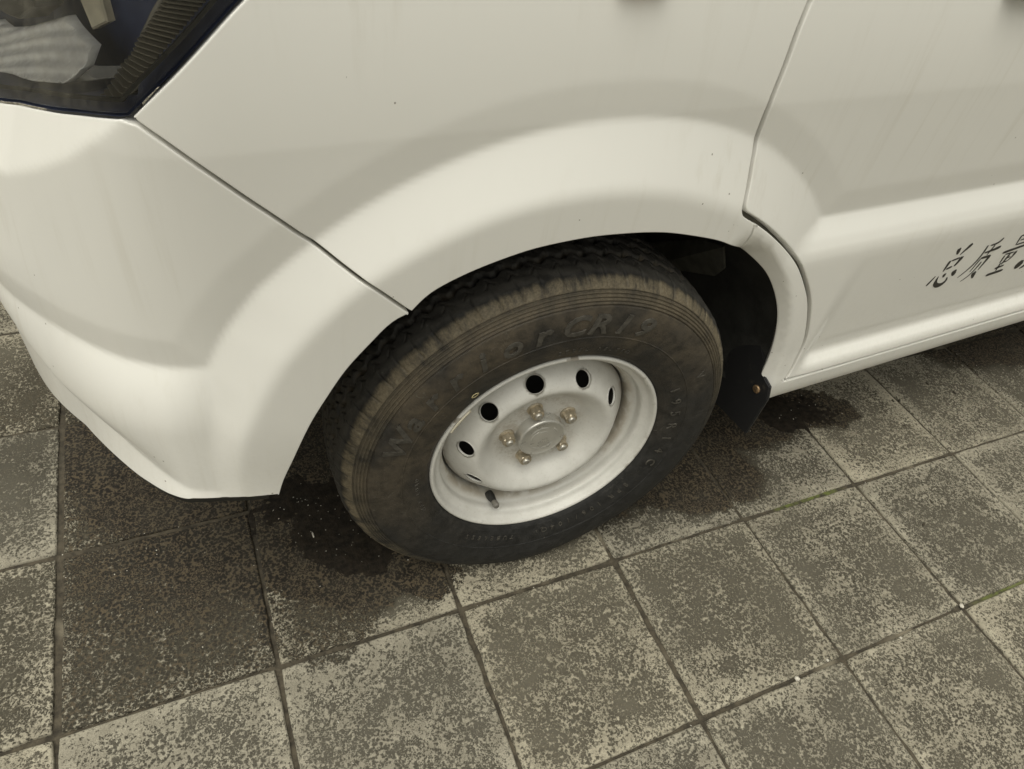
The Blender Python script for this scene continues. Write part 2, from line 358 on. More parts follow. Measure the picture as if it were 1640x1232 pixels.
def tile_mesh(k):
    r = random.Random(100+k); half = TP/2-.0034; n = 11; per = []
    for s in range(4):
        for a in range(n):
            t_ = -half+2*half*a/n; e = half+r.uniform(-.0009, .0006)
            if r.random() < .10: e -= r.uniform(.001, .0035)
            if a == 0: t_ += .0016; e -= .0016
            x, y = t_, -e
            for _ in range(s): x, y = -y, x
            per.append((x, y))
    V = [(x*(1-.0032/half), y*(1-.0032/half), 0.0) for x, y in per]+[(x*(1-.0008/half), y*(1-.0008/half), -.0012) for x, y in per]+[(x, y, -.004) for x, y in per]+[(x, y, -.04) for x, y in per]
    N = len(per); F = [tuple(range(N))]
    for l in range(3):
        for a in range(N):
            b = (a+1) % N; F.append((l*N+a, (l+1)*N+a, (l+1)*N+b, l*N+b))
    me = bpy.data.meshes.new('paving_tile'); me.from_pydata(V, [], F); me.validate(); me.materials.append(mt_tile)
    me.polygons.foreach_set('use_smooth', [i > 0 for i in range(len(me.polygons))]); me.update(); return me
TM = [tile_mesh(k) for k in range(6)]
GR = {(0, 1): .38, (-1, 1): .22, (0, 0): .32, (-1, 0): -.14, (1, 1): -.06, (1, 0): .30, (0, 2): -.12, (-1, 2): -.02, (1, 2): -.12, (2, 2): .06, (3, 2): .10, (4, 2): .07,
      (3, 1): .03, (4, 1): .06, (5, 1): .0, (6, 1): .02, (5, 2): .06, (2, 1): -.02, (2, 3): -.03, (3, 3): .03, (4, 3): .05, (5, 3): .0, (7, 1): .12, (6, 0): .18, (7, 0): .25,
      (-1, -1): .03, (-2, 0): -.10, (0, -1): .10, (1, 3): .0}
for i in range(I0, I1):
    for j in range(J0, J1):
        o = bpy.data.objects.new('paving_tile', TM[(i*7+j*3) % 6]); COL.objects.link(o); o.parent = pav
        p = tile_pt(i+.5, j+.5); r = random.Random(i*991+j*77)
        o.location = (p[0]+r.uniform(-.0018, .0018), p[1]+r.uniform(-.0018, .0018), r.uniform(-.0014, .0012))
        o.rotation_euler = (r.uniform(-.003, .003), r.uniform(-.003, .003), TA+r.choice((0, 1, 2, 3))*math.pi/2+r.uniform(-.004, .004))
        o['grime'] = float(GR.get((i, j), r.uniform(-.08, .10)))
# ------------------------------------------------------------------ van
mt_paint = paint_material()
mt_black = simple('black_plastic', (.014, .014, .013), .55, var=.3, scale=60, bump=.0006)
mt_liner = simple('liner_plastic', (.022, .022, .020), .7, var=.4, scale=25, bump=.002)
mt_inner = simple('gap_shade_paint', (.17, .16, .125), .7, var=.2, scale=30)  # white sheet coloured darker: the shade inside the shut lines is painted in
van = empty('van'); van['label'] = 'white van with steel wheel and black stencilled lettering, parked on concrete tiles'; van['category'] = 'van'
def resample(poly, step, closed=True):
    P = np.array(poly, float); out = []; n = len(P)
    for k in range(n if closed else n-1):
        a, b = P[k], P[(k+1) % n]; m = max(1, int(math.ceil(np.linalg.norm(b-a)/step)))
        for q in range(m): out.append(a+(b-a)*q/m)
    if not closed: out.append(P[-1])
    return np.array(out)
def curve(pts, step=.008, sm=1):
    """smooth open curve through traced points"""
    P = np.array(pts, float); t = np.r_[0, np.cumsum(np.linalg.norm(np.diff(P, axis=0), axis=1))]
    for _ in range(sm): P[1:-1] = .25*P[:-2]+.5*P[1:-1]+.25*P[2:]
    fx, fy = spline(t, P[:, 0]), spline(t, P[:, 1]); tt = np.linspace(0, t[-1], max(2, int(t[-1]/step)+1))
    return [tuple(q) for q in np.stack([fx(tt), fy(tt)], -1)]
def area(P): return .5*np.sum(P[:, 0]*np.roll(P[:, 1], -1)-np.roll(P[:, 0], -1)*P[:, 1])
def inset(P, d):
    e1 = np.roll(P, -1, 0)-P; e0 = P-np.roll(P, 1, 0)
    e1 = e1/np.linalg.norm(e1, axis=1, keepdims=True); e0 = e0/np.linalg.norm(e0, axis=1, keepdims=True)
    n1 = np.stack([-e1[:, 1], e1[:, 0]], -1); n0 = np.stack([-e0[:, 1], e0[:, 0]], -1)
    m = n0+n1; m = m/np.maximum((m*m).sum(1, keepdims=True), .35)*2
    return P+m*d, m
def inside(pts, poly):
    x, y = pts[:, 0][:, None], pts[:, 1][:, None]; x0, y0 = poly[:, 0], poly[:, 1]; x1, y1 = np.roll(x0, -1), np.roll(y0, -1)
    c = ((y0 > y) != (y1 > y)) & (x < (x1-x0)*(y-y0)/np.where(y1 == y0, 1e-12, y1-y0)+x0)
    return c.sum(1) % 2 == 1
def near(pts, poly, d):
    out = np.zeros(len(pts), bool)
    for k in range(0, len(pts), 2000):
        q = pts[k:k+2000]; out[k:k+2000] = (((q[:, None]-poly[None])**2).sum(-1)).min(1) < d*d
    return out
def triangulate(loops, grid_step, aniso=1.0, keep_in=None):
    outer = loops[0]; mn, mx = outer.min(0), outer.max(0)
    gx, gy = np.meshgrid(np.arange(mn[0], mx[0], grid_step*aniso), np.arange(mn[1], mx[1], grid_step), indexing='ij')
    G = np.stack([gx.ravel(), gy.ravel()], -1); G = G[inside(G, outer)]
    for h in loops[1:]: G = G[~inside(G, h)]
    for l in loops: G = G[~near(G, l, grid_step*.55)]
    pts, edges = [], []
    for l in loops:
        b = len(pts); pts += [tuple(p) for p in l]; edges += [(b+k, b+(k+1) % len(l)) for k in range(len(l))]
    nb = len(pts); pts += [tuple(p) for p in G]
    r = delaunay_2d_cdt([Vector(p) for p in pts], edges, [], 0, 1e-7, True)
    V = np.array([tuple(v) for v in r[0]]); F = np.array([f for f in r[2] if len(f) == 3])
    c = V[F].mean(1); ok = inside(c, outer)
    for h in loops[1:]: ok &= ~inside(c, h)
    F = F[ok]; a = V[F]; cr = (a[:, 1, 0]-a[:, 0, 0])*(a[:, 2, 1]-a[:, 0, 1])-(a[:, 1, 1]-a[:, 0, 1])*(a[:, 2, 0]-a[:, 0, 0])
    F[cr < 0] = F[cr < 0][:, ::-1]
    omap = {}
    for k, o in enumerate(r[3]):
        for q in o: omap[q] = k
    return V, F, [np.array([omap[sum(len(x) for x in loops[:li])+k] for k in range(len(l))]) for li, l in enumerate(loops)]
def panel(name, poly, mat, step=.010, gap=.0034, rnd=.0026, flange=.014, parent=None, depth=0.0, esp=.007):
    P = resample(poly, esp)
    if area(P) < 0: P = P[::-1]
    g = gap/2
    L = [inset(P, g+rnd)[0], inset(P, g+rnd*.30)[0], inset(P, g)[0]]
    _, m = inset(P, 0); m = m/np.linalg.norm(m, axis=1, keepdims=True)
    V, F, (lp,) = triangulate([L[0]], step)
    X = S(V[:, 0], V[:, 1], np.full(len(V), depth)); N = SN(V[:, 0], V[:, 1])
    n = len(P); vs_, ns_ = [X], [N]; fs = [tuple(f) for f in F]; prev = lp; base = len(V)
    e = .002
    def outd(Q):
        a = S0(Q[:, 0]-m[:, 0]*e, Q[:, 1]-m[:, 1]*e)-S0(Q[:, 0]+m[:, 0]*e, Q[:, 1]+m[:, 1]*e); return a/np.linalg.norm(a, axis=1, keepdims=True)
    for Q, dp, wn in ((L[1], rnd*.32, .75), (L[2], rnd, .12), (L[2], flange, -.0)):
        Nq = SN(Q[:, 0], Q[:, 1]); D = outd(Q)
        vs_.append(S(Q[:, 0], Q[:, 1], np.full(n, depth+dp))); nn = Nq*wn+D*(1-wn); ns_.append(nn/np.linalg.norm(nn, axis=1, keepdims=True))
        cur = np.arange(base, base+n); base += n
        for k in range(n):
            k2 = (k+1) % n; fs.append((prev[k], cur[k], cur[k2], prev[k2]))
        prev = cur
    o = mesh_obj(name, np.concatenate(vs_), fs, mat, parent or van, True, np.concatenate(ns_)); return o
ARCH = [(-0.413, 0.3898), (-0.4056, 0.4178), (-0.3936, 0.4527), (-0.3676, 0.5206), (-0.345, 0.5619), (-0.3203, 0.6004), (-0.2907, 0.6339), (-0.2618, 0.6593), (-0.2472, 0.664), (-0.2261, 0.6854), (-0.2046, 0.6967), (-0.1755, 0.7074), (-0.1457, 0.7155), (-0.1076, 0.7232), (-0.0676, 0.7266), (-0.0255, 0.7273), (0.0195, 0.7242), (0.0777, 0.7163), (0.1439, 0.6985), (0.1804, 0.6863), (0.2427, 0.6551), (0.2927, 0.62), (0.3228, 0.5952), (0.3564, 0.5576), (0.3833, 0.5186), (0.4063, 0.4734), (0.4214, 0.4311), (0.4313, 0.3894), (0.4358, 0.3476)]
HL_RIGHT = [(-0.4966, 0.895), (-0.4697, 0.9178), (-0.4405, 0.9408), (-0.4126, 0.962), (-0.3882, 0.9801)]
HL_BOT = [(-0.4977, 0.8948), (-0.5207, 0.8898), (-0.5392, 0.8849), (-0.5829, 0.8714), (-0.6417, 0.8522), (-0.6818, 0.8394), (-0.7214, 0.827)]
BGAP = [(-0.4967, 0.8945), (-0.4764, 0.8794), (-0.4535, 0.8601), (-0.4286, 0.8382), (-0.4025, 0.8137), (-0.3753, 0.7874), (-0.3519, 0.7631), (-0.338, 0.7508), (-0.3249, 0.7387), (-0.3087, 0.7244), (-0.2908, 0.7083), (-0.2696, 0.6864), (-0.2472, 0.6631)]
BB = [(-0.4131, 0.3884), (-0.4273, 0.3913), (-0.4411, 0.3931), (-0.4547, 0.3934), (-0.4695, 0.3882), (-0.4837, 0.3869), (-0.4967, 0.3884), (-0.5096, 0.3899), (-0.5247, 0.3867), (-0.5424, 0.384), (-0.5621, 0.3828)]
DGAP_UP = [(0.2114, 0.9735), (0.2061, 0.9433), (0.2033, 0.9038), (0.2008, 0.8683), (0.2039, 0.8294), (0.2061, 0.8079), (0.2057, 0.7825), (0.2051, 0.7525), (0.2017, 0.7337)]
DGAP_LO = [(0.2085, 0.7241), (0.2431, 0.705), (0.2767, 0.6842), (0.3054, 0.6644), (0.3453, 0.6343), (0.374, 0.6082), (0.4102, 0.5675), (0.4387, 0.5299), (0.4604, 0.4918), (0.4783, 0.4528), (0.4902, 0.4133), (0.4912, 0.3823), (0.4893, 0.3548), (0.4837, 0.3329)]

arch_f = ARCH[:9]; arch_t = ARCH[8:21]; arch_r = ARCH[20:]
cArchF, cArchT, cArchR = curve(arch_f, sm=0), curve(arch_t, sm=0), curve(arch_r, sm=0)
HLR = [(-.4963, .8953)]+HL_RIGHT[1:]+[(-.352, 1.004), (-.318, 1.030), (-.300, 1.062)]
cHLR = curve(HLR, sm=0)
cHLB = curve(HL_BOT+[(-.77, .815), (-.83, .808), (-.90, .818)], sm=0)
cBG = curve(BGAP, sm=0)
dtop = [(.2096, .974), (.212, 1.05), (.222, 1.16)]
cDG1 = curve(DGAP_UP[::-1], sm=0)       # from the shut-line corner up
cDG2 = curve(DGAP_LO, sm=0)             # from the corner round the arch to the sill
def rounded(pts, r, n=5):
    """fillet of a corner a-b-c"""
    a, b, c = [np.array(p) for p in pts]; d0 = (a-b)/np.linalg.norm(a-b); d1 = (c-b)/np.linalg.norm(c-b)
    p, q = b+d0*r, b+d1*r; return [tuple((1-t)**2*p+2*t*(1-t)*b+t*t*q) for t in np.linspace(0, 1, n)]
corner = rounded([cDG1[2], (.2035, .7275), cDG2[2]], .012)
# fender: arch top, seam to the arch extension, door shut line, top edge, lamp edge, bumper joint
seam_top = cDG2[int(len(cDG2)*.0)+4]
fender = cArchT+[(.2415, .672)]+[seam_top]+cDG2[3:2:-1]+corner[::-1]+cDG1[3:]+[(.2105, .98), (.213, 1.06), (.222, 1.16), (-.22, 1.16), (-.27, 1.12)]+cHLR[::-1]+cBG[1:-1]
panel('front_fender', fender, mt_paint, gap=.0050, step=.0055, rnd=.0019)
ext = cArchR+[(.445, .325), (.462, .284), (.495, .2815), (1.30, .2815), (1.30, .3305)]+[(1.2, .331), (.9, .3305), (.6, .3308), (.4838, .3325)]+cDG2[:4:-1]+[seam_top, (.2415, .672)]
panel('sill_and_arch_extension', ext, mt_paint)
door = corner+cDG2[3:]+[(.52, .3312), (.7, .3300), (.95, .331), (1.225, .3325), (1.225, 1.16), (.222, 1.16), (.213, 1.06), (.2105, .98)]+cDG1[::-1][:-3]
door_o = panel('front_door', door, mt_paint, step=.0078, gap=.0110, rnd=.0020)
bump_low = BB+[(-.59, .3815), (-.621, .3812), (-.70, .379), (-.85, .385), (-1.05, .392), (-1.29, .395)]
bumper = cArchF[::-1]+bump_low+[(-1.29, .79), (-1.1, .80), (-.95, .812)]+cHLB[::-1][2:-1]+cBG[1:-1]
panel('front_bumper', bumper, mt_paint, step=.0056, rnd=.0019)
grille = [(-.915, .818), (-1.1, .804), (-1.29, .794), (-1.29, 1.16), (-.80, 1.16), (-.885, 1.08), (-.92, .98), (-.925, .90)]
panel('nose_panel', grille, mt_paint, step=.03)
rear = [(1.23, .2815), (2.9, .2815), (2.9, 1.16), (1.23, 1.16)]
rear = [(1.303, .2815), (2.9, .2815), (2.9, 1.16), (1.229, 1.16), (1.229, .3325), (1.303, .3325)]
panel('rear_side_panel', rear, mt_paint, step=.04, esp=.03)
# inner sheet behind the shut lines
U = np.linspace(-1.3, 2.9, 260); Z = np.linspace(.30, 1.15, 86)
uu, zz = np.meshgrid(U, Z, indexing='ij'); X = S(uu.ravel(), zz.ravel(), np.full(uu.size, .0165))
F = grid_faces(len(U), len(Z)); cu, cz = uu.ravel()[F].mean(1), zz.ravel()[F].mean(1)
lampP = np.array(cHLR+[(-.40, 1.10), (-.6, 1.12), (-.85, 1.08), (-.915, .98), (-.915, .88)]+cHLB[::-1])
Cc = np.stack([cu, cz], -1)
ok = (np.hypot(cu, cz-.30) > .448) & ~inside(Cc, inset(lampP if area(lampP) > 0 else lampP[::-1], .012)[0]) & ~((cz < .41) & (cu < -.3)) & ~((np.abs(cu) < .45) & (cz < .5))
ok &= ~near(Cc, lampP, .04)
inner = big_mesh('inner_body_panel', X, F[ok], mt_inner, van)
# black strip under the bumper's lower edge
V, Fs = [], []
BL = resample([(u, z) for u, z in bump_low if u < -.422], .01, False)
for k, (u, z) in enumerate(BL):
    for d, dz in ((.005, .003), (.004, -.0105), (.012, -.0125), (.05, -.009)): V.append(S(np.array([u]), np.array([z+.004]), np.array([d]))[0]+np.array([0, 0, dz-.004]))
big_mesh('bumper_lower_trim', V, grid_faces(len(BL), 4), mt_black, van)
# wheel-arch liner and underbody
th = np.radians(np.linspace(-4, 164, 90)); ys = [.012, .03, .06, .10, .16, .24, .34, .40]
V = [(AC[0]+(.452-.012*min(1, y/.1))*math.cos(t), y+.0, AC[1]+(.452-.012*min(1, y/.1))*math.sin(t)) for t in th for y in ys]
liner = big_mesh('wheel_arch_liner', V, grid_faces(len(th), len(ys), flip=False), mt_liner, van)
wall = [(AC[0], .40, AC[1]+.1)]+[(AC[0]+.45*math.cos(t), .40, AC[1]+.45*math.sin(t)) for t in th]
mesh_obj('inner_arch_wall', wall, [(0, k, k+1) for k in range(1, len(th))], mt_liner, van, False)
box('underbody', (1.64, .78, .40), (2.40, 1.36, .12), mt_liner, van, bevel=.01)
box('underbody_front', (-.54, .80, .47), (.16, 1.1, .10), mt_liner, van, bevel=.01)
def on_liner(td, y, r=.436): t_ = math.radians(td); return (AC[0]+r*math.cos(t_), y, AC[1]+r*math.sin(t_))
lpch = [(9, .40), (18, .311), (30, .20), (36, .125), (27, .135), (21, .165), (12, .27), (5, .36)]
mesh_obj('liner_patch', [on_liner(*p) for p in lpch]+[on_liner(*p, .440) for p in lpch], [tuple(range(8))]+[(k, k+8, (k+1) % 8+8, (k+1) % 8) for k in range(8)], simple('dusty_liner', (.075, .073, .060), .85, var=.3), van, False)
# upper body out of the picture: roof, glass, far side
mt_glass = NT('tinted_glass').p(Base__Color=C4(.02, .025, .025), Roughness=.05)
def loft(name, rings, mat):
    V = [p for r in rings for p in r]; n = len(rings[0]); return mesh_obj(name, V, [tuple(f) for f in grid_faces(len(rings), n)], mat, van, True)
yS = float(S0(np.array([.5]), np.array([1.16]))[0, 1])
loft('side_window', [[(x0, yS+.005, 1.16), (x0+.14*max(0, (1-x0)/1.3), yS+.13, 1.72)] for x0 in np.linspace(-.30, 2.9, 12)], mt_glass)
loft('windscreen', [[(-.50-.12*math.sin(math.pi*a), .10+1.32*a, 1.16), (-.02-.06*math.sin(math.pi*a), .18+1.16*a, 1.72)] for a in np.linspace(0, 1, 16)], mt_glass)
loft('roof', [[(-.04, .16+1.2*a, 1.715+.07*math.sin(math.pi*a)), (2.9, .16+1.2*a, 1.715+.07*math.sin(math.pi*a))] for a in np.linspace(0, 1, 12)], mt_paint)
loft('far_side_panel', [[(x, 1.50, .28), (x, 1.52, .8), (x, 1.50, 1.16), (x, 1.38, 1.72)] for x in (-.6, 0, 1, 2, 2.9)], mt_paint)
mesh_obj('rear_panel', [(2.9, .02, .28), (2.9, 1.5, .28), (2.9, 1.5, 1.16), (2.9, 1.37, 1.73), (2.9, .16, 1.73), (2.9, .05, 1.16)], [(0, 1, 2, 3, 4, 5)], mt_paint, van, False)
# side repeater lamp and door handle just above the frame's edge
mt_amber = simple('amber_lens', (.55, .20, .02), .15)
def blob(name, u, z, su, sz, d, mat):
    n = 28; V = []; rings = ((1.0, 0), (.97, .5), (.85, .85), (.55, 1.0), (0.02, 1.04))
    for r, h in rings:
        for k in range(n):
            a = 2*math.pi*k/n; ca, sa = math.cos(a), math.sin(a); q = (abs(ca)**4+abs(sa)**4)**-.25
            V.append(S(np.array([u+su*r*ca*q]), np.array([z+sz*r*sa*q]), np.array([-d*h-.0003]))[0])
    F = []
    for l in range(len(rings)-1):
        for k in range(n): F.append((l*n+k, (l+1)*n+k, (l+1)*n+(k+1) % n, l*n+(k+1) % n)[::-1])
    return mesh_obj(name, V, F, mat, van)
blob('side_repeater_lamp', -.015, .996, .032, .0135, .012, mt_amber)
blob('door_handle', .62, .99, .075, .018, .022, mt_black)
# ------------------------------------------------------------------ door lettering (stencilled paint)
mt_ink = simple('black_stencil_paint', (.030, .027, .022), .6, var=.4, scale=200)
STROKES = [[(7868,5675,34),(7946,5525,16)],[(8189,5723,34),(8118,5610,20),(8045,5494,8)],[(7874,5395,24),(7897,5140,12)],[(7918,5382,12),(8114,5419,14)],[(8172,5439,40),(8166,5331,22),(8133,5220,20)],[(7942,5186,15),(8071,5224,16)],[(7761,5055,10),(7687,4843,20)],[(7866,5034,8),(7924,4858,26),(8055,4775,34),(8176,4783,30),(8223,4844,20),(8180,4952,8)],[(8016,5071,26),(8049,4975,16)],[(8252,5100,40),(8352,4958,24)],[(9120,5689,16),(9104,5639,18),(8860,5561,12)],[(8775,5577,16),(8802,5305,14),(8741,5076,12),(8566,4855,6)],[(9259,5462,28),(9056,5417,18),(8848,5392,12)],[(9010,5543,14),(8992,5318,10)],[(8865,5262,18),(9137,5274,20)],[(9128,5279,26),(9097,4939,9)],[(8874,5252,13),(8852,4938,7)],[(8986,5158,16),(8959,4933,10),(8884,4797,8),(8774,4719,5)],[(9017,4905,42),(9131,4729,14)],[(9713,5639,16),(9765,5414,8)],[(9711,5632,10),(10019,5651,12)],[(9787,5413,10),(10161,5444,12)],[(9801,5519,9),(10095,5543,9)],[(9997,5709,26),(10102,5438,12)],[(9520,5265,22),(10099,5341,18),(10399,5386,24)],[(9679,5177,16),(9721,4983,10)],[(9666,5205,10),(9924,5213,12)],[(9979,5233,30),(10002,5130,18),(9945,4998,9)],[(9830,5194,20),(9823,4929,12)],[(9788,5083,9),(9935,5100,9)],[(9785,4970,10),(9945,4998,10)],[(9699,4852,16),(9944,4885,16)],[(9753,4977,13),(9805,4779,13)],[(9571,4703,22),(10056,4746,22)],[(10545,4900,46),(10539,4772,70),(10558,4680,40)],[(10869,4760,40),(10693,4650,12)]]
KW = 180/1640*.00222
def stroke(pts):
    P = np.array([(a/1e4, b/1e4) for a, b, _ in pts]); W = np.array([c for *_, c in pts])*KW*.66
    t = np.r_[0, np.cumsum(np.linalg.norm(np.diff(P, axis=0), axis=1))]; m = max(5, int(t[-1]/.004)); tt = np.linspace(0, t[-1], m)
    if len(P) > 2:
        X = np.stack([spline(t, P[:, 0])(tt), spline(t, P[:, 1])(tt)], -1)
    else: X = np.stack([np.interp(tt, t, P[:, 0]), np.interp(tt, t, P[:, 1])], -1)
    w_ = np.interp(tt, t, W); d = np.gradient(X, axis=0); d /= np.linalg.norm(d, axis=1, keepdims=True); n = np.stack([-d[:, 1], d[:, 0]], -1)
    w_ = w_*(1-.45*(np.abs(np.linspace(-1, 1, m))**10))
    return X+n*w_[:, None], X-n*w_[:, None]
V, F = [], []
for st in STROKES:
    a, b = stroke(st); o = len(V); m = len(a)
    for q, dp in ((a, -.0001), (a, -.0006), (b, -.0006), (b, -.0001)): V += list(S(q[:, 0], q[:, 1], np.full(m, dp)))
    for k in range(m-1):
        for l in range(3): F.append((o+l*m+k, o+l*m+k+1, o+(l+1)*m+k+1, o+(l+1)*m+k)[::-1])
let = mesh_obj('lettering', V, F, mt_ink, door_o, False); let['label'] = 'black stencilled Chinese characters on the door'
# ------------------------------------------------------------------ wheel
wy, wc = -.0946, .0283
n_ = Vector((math.sin(wy)*math.cos(wc), -math.cos(wy)*math.cos(wc), math.sin(wc))); A_ = Vector((0, 0, 1)).cross(n_).normalized(); B_ = n_.cross(A_)
WM = Matrix((A_, B_, n_)).transposed().to_4x4(); WM.translation = Vector((0, 0, .312))
wheel = empty('wheel', van, WM); wheel['label'] = 'front wheel with grey steel rim and muddy tyre'
def rubber_material():
    t = NT('tyre_rubber'); O = t.obj(); x, y, z = t.xyz(O)
    r = t.math('SQRT', t.math('ADD', t.math('MULTIPLY', x, x), t.math('MULTIPLY', y, y)))
    n1 = t.noise(O, 9, 4, .6); n2 = t.noise(O, 60, 5, .7); n3 = t.noise(O, 300, 3, .7)
    ang = t.math('ARCTAN2', y, x)
    cv = t.n('CombineXYZ'); t.set(cv, 'i0', t.math('MULTIPLY', ang, 17.0)); t.set(cv, 'i1', t.math('MULTIPLY', r, 25.0)); t.set(cv, 'i2', z)
    strk = t.noise(cv.outputs[0], 1.0, 5, .65)                      # scuffs across the shoulder
    upper = t.ramp(t.math('SUBTRACT', y, t.math('MULTIPLY', x, .35)), -.20, .22)   # side the mud was thrown on
    c = t.mix(t.ramp(n2, .3, .7), C4(.013, .013, .0125), C4(.029, .0285, .027))
    c = t.mix(t.math('MULTIPLY', t.ramp(r, .326, .331), t.ramp(n2, .25, .6, .35, .9)), c, C4(.062, .058, .050))
    # brown road film on the sidewall
    film = t.math('MULTIPLY', t.ramp(n1, .34, .62, .12, 1.0), t.math('MULTIPLY', upper, t.ramp(z, -.012, .004)))
    c = t.mix(t.math('MULTIPLY', film, t.ramp(n2, .25, .7, .35, .85)), c, C4(.098, .078, .052))
    # dried mud on the shoulder and in the ribs
    band = t.math('MULTIPLY', t.ramp(r, .2905, .303), t.ramp(t.math('ADD', z, t.math('MULTIPLY', t.math('SUBTRACT', strk, .5), .016)), -.021, -.012))
    m = t.math('MULTIPLY', band, t.ramp(t.math('ADD', strk, t.math('MULTIPLY', t.math('SUBTRACT', n1, .5), .5)), .26, .60))
    m = t.math('MULTIPLY', m, t.ramp(t.math('ADD', y, t.math('MULTIPLY', x, -.7)), -.30, -.02, .12, 1.0))
    core = t.ramp(r, .3125, .3165)
    m2 = t.math('MULTIPLY', m, t.ramp(core, 0, 1, .42, 1.0))
    c = t.mix(t.math('MULTIPLY', m2, .92), c, t.mix(t.ramp(n3, .35, .65), C4(.135, .111, .073), C4(.205, .172, .114)))
    cav = t.n('Attribute', _attribute_type='GEOMETRY', _attribute_name='cavity').outputs['Fac']
    c = t.mix(t.math('MULTIPLY', t.math('MULTIPLY', cav, t.ramp(n1, .38, .60)), t.ramp(n2, .3, .6, .2, .75)), c, C4(.17, .135, .085))
    # pale scratches
    vo = t.n('TexNoise', Scale=30.0, Detail=2.0, Distortion=2.5); t.set(vo, 'Vector', O)
    scr = t.math('MULTIPLY', t.math('LESS_THAN', t.math('ABSOLUTE', t.math('SUBTRACT', vo.outputs['Fac'], .5)), .0045), t.ramp(n1, .50, .6))
    c = t.mix(t.math('MULTIPLY', scr, .35), c, C4(.16, .15, .125))
    h = t.math('ADD', n3, t.math('MULTIPLY', n2, 1.2))
    return t.p(Base__Color=c, Roughness=t.ramp(n2, .3, .7, .52, .70), Specular__IOR__Level=.30, Normal=t.bump(h, .0010, .6))
mt_rub = rubber_material()
PR = [(.1900, -.0160), (.1925, -.0120), (.1950, -.0070), (.1985, -.0010), (.2060, .0045), (.215, .0080), (.228, .0108), (.2405, .0124), (.255, .0136), (.268, .0138), (.280, .0124), (.2915, .0095),
      (.303, .0045), (.313, -.0020), (.320, -.0085), (.3260, -.0165), (.3300, -.0245), (.3325, -.0330)]
prof_o = smooth_prof(PR, 10)
tt_ = np.linspace(0, 1, 92); tr = np.stack([.3325+.0035*np.sin(np.pi*tt_), -.0335-(.1465-.0335)*tt_], -1)
pi_ = np.array([(.3300, -.155), (.326, -.163), (.313, -.178), (.29, -.189), (.26, -.193), (.228, -.190), (.20, -.180), (.178, -.165)])
prof = np.concatenate([prof_o, tr, pi_])
# radial grooves / raised rings on the sidewall
def w_of_r(r): k = np.argsort(PRs := prof_o[:, 0]); return np.interp(r, PRs[k], prof_o[:, 1][k])
fine_r = np.concatenate([np.linspace(.1965, .240, 34), np.linspace(.2405, .2465, 18), np.linspace(.2475, .291, 30), np.linspace(.2915, .3185, 60), np.linspace(.3195, .3325, 22)])
po = np.stack([fine_r, w_of_r(fine_r)], -1)
d = np.zeros(len(fine_r))
d += .0011*np.exp(-((fine_r-.2434)/.0008)**2)
for rg in (.2945, .2990, .3035, .3080, .3125): d -= .0024*np.exp(-((fine_r-rg)/.00095)**2)
d += .0006*np.exp(-((fine_r-.206)/.0010)**2)
po[:, 1] += d*.9; po[:, 0] += d*.25
prof = np.concatenate([prof_o[prof_o[:, 0] < .1964], po, tr[1:], pi_])
NS = 1440; th = np.linspace(0, 2*np.pi, NS, endpoint=False)
Rr = np.repeat(prof[None, :, 0], NS, 0); Ww = np.repeat(prof[None, :, 1], NS, 0); TH = np.repeat(th[:, None], len(prof), 1)
NP = 66; ph = (TH*NP/(2*np.pi)) % 1.0; step_m = 2*np.pi*.333/NP
tri = np.abs(ph*2-1)*2-1
zz_ = np.clip(tri*1.9, -1, 1)
dep = np.zeros_like(Rr); tread = (Rr > .327) & (Ww < -.020) & (Ww > -.150)
def notch(x, w_, d_): return d_*np.clip(1.35-np.abs(x)/w_*1.0, 0, 1)
for cw, am in ((-.0600, .0042), (-.0900, .0042), (-.1200, .0042)):
    dep = np.maximum(dep, notch(Ww-cw-am*zz_, .0046, .0085))
def sipe(phc, w0, w1, slant, wid, d_):
    x = ((ph-phc-slant*(Ww-w0)/(w1-w0)+.5) % 1.0-.5)*step_m; inn = (Ww < max(w0, w1)) & (Ww > min(w0, w1))
    return np.where(inn, notch(x, wid, d_), 0)
dep = np.maximum(dep, sipe(.10, -.0385, -.0520, .35, .0011, .0035)); dep = np.maximum(dep, sipe(.60, -.0350, -.0475, -.30, .0011, .0030))
dep = np.maximum(dep, sipe(.35, -.0660, -.0800, .3, .0011, .003)); dep = np.maximum(dep, sipe(.85, -.0700, -.0840, .3, .0011, .003))
dep = np.maximum(dep, sipe(.35, -.0960, -.1100, .3, .0011, .003))
dep = np.where(tread, dep, 0)
sh = (Rr > .3165) & (Ww > -.0345)
ph2 = (TH*NP/(2*np.pi)*1.0+.25) % 1.0
xs = ((ph2-.5-.10*(Rr-.3165)/.016))*step_m
dep2 = np.where(sh, notch(xs, .0012, .0022), 0)
# worn, uneven rubber
wob = .0004*np.sin(TH*37+Ww*300)+.0003*np.sin(TH*91)
Rr2 = Rr-dep-dep2*.7+np.where(tread, wob, 0); Ww2 = Ww-dep2*.6
Xl, Yl = Rr2*np.cos(TH), Rr2*np.sin(TH)
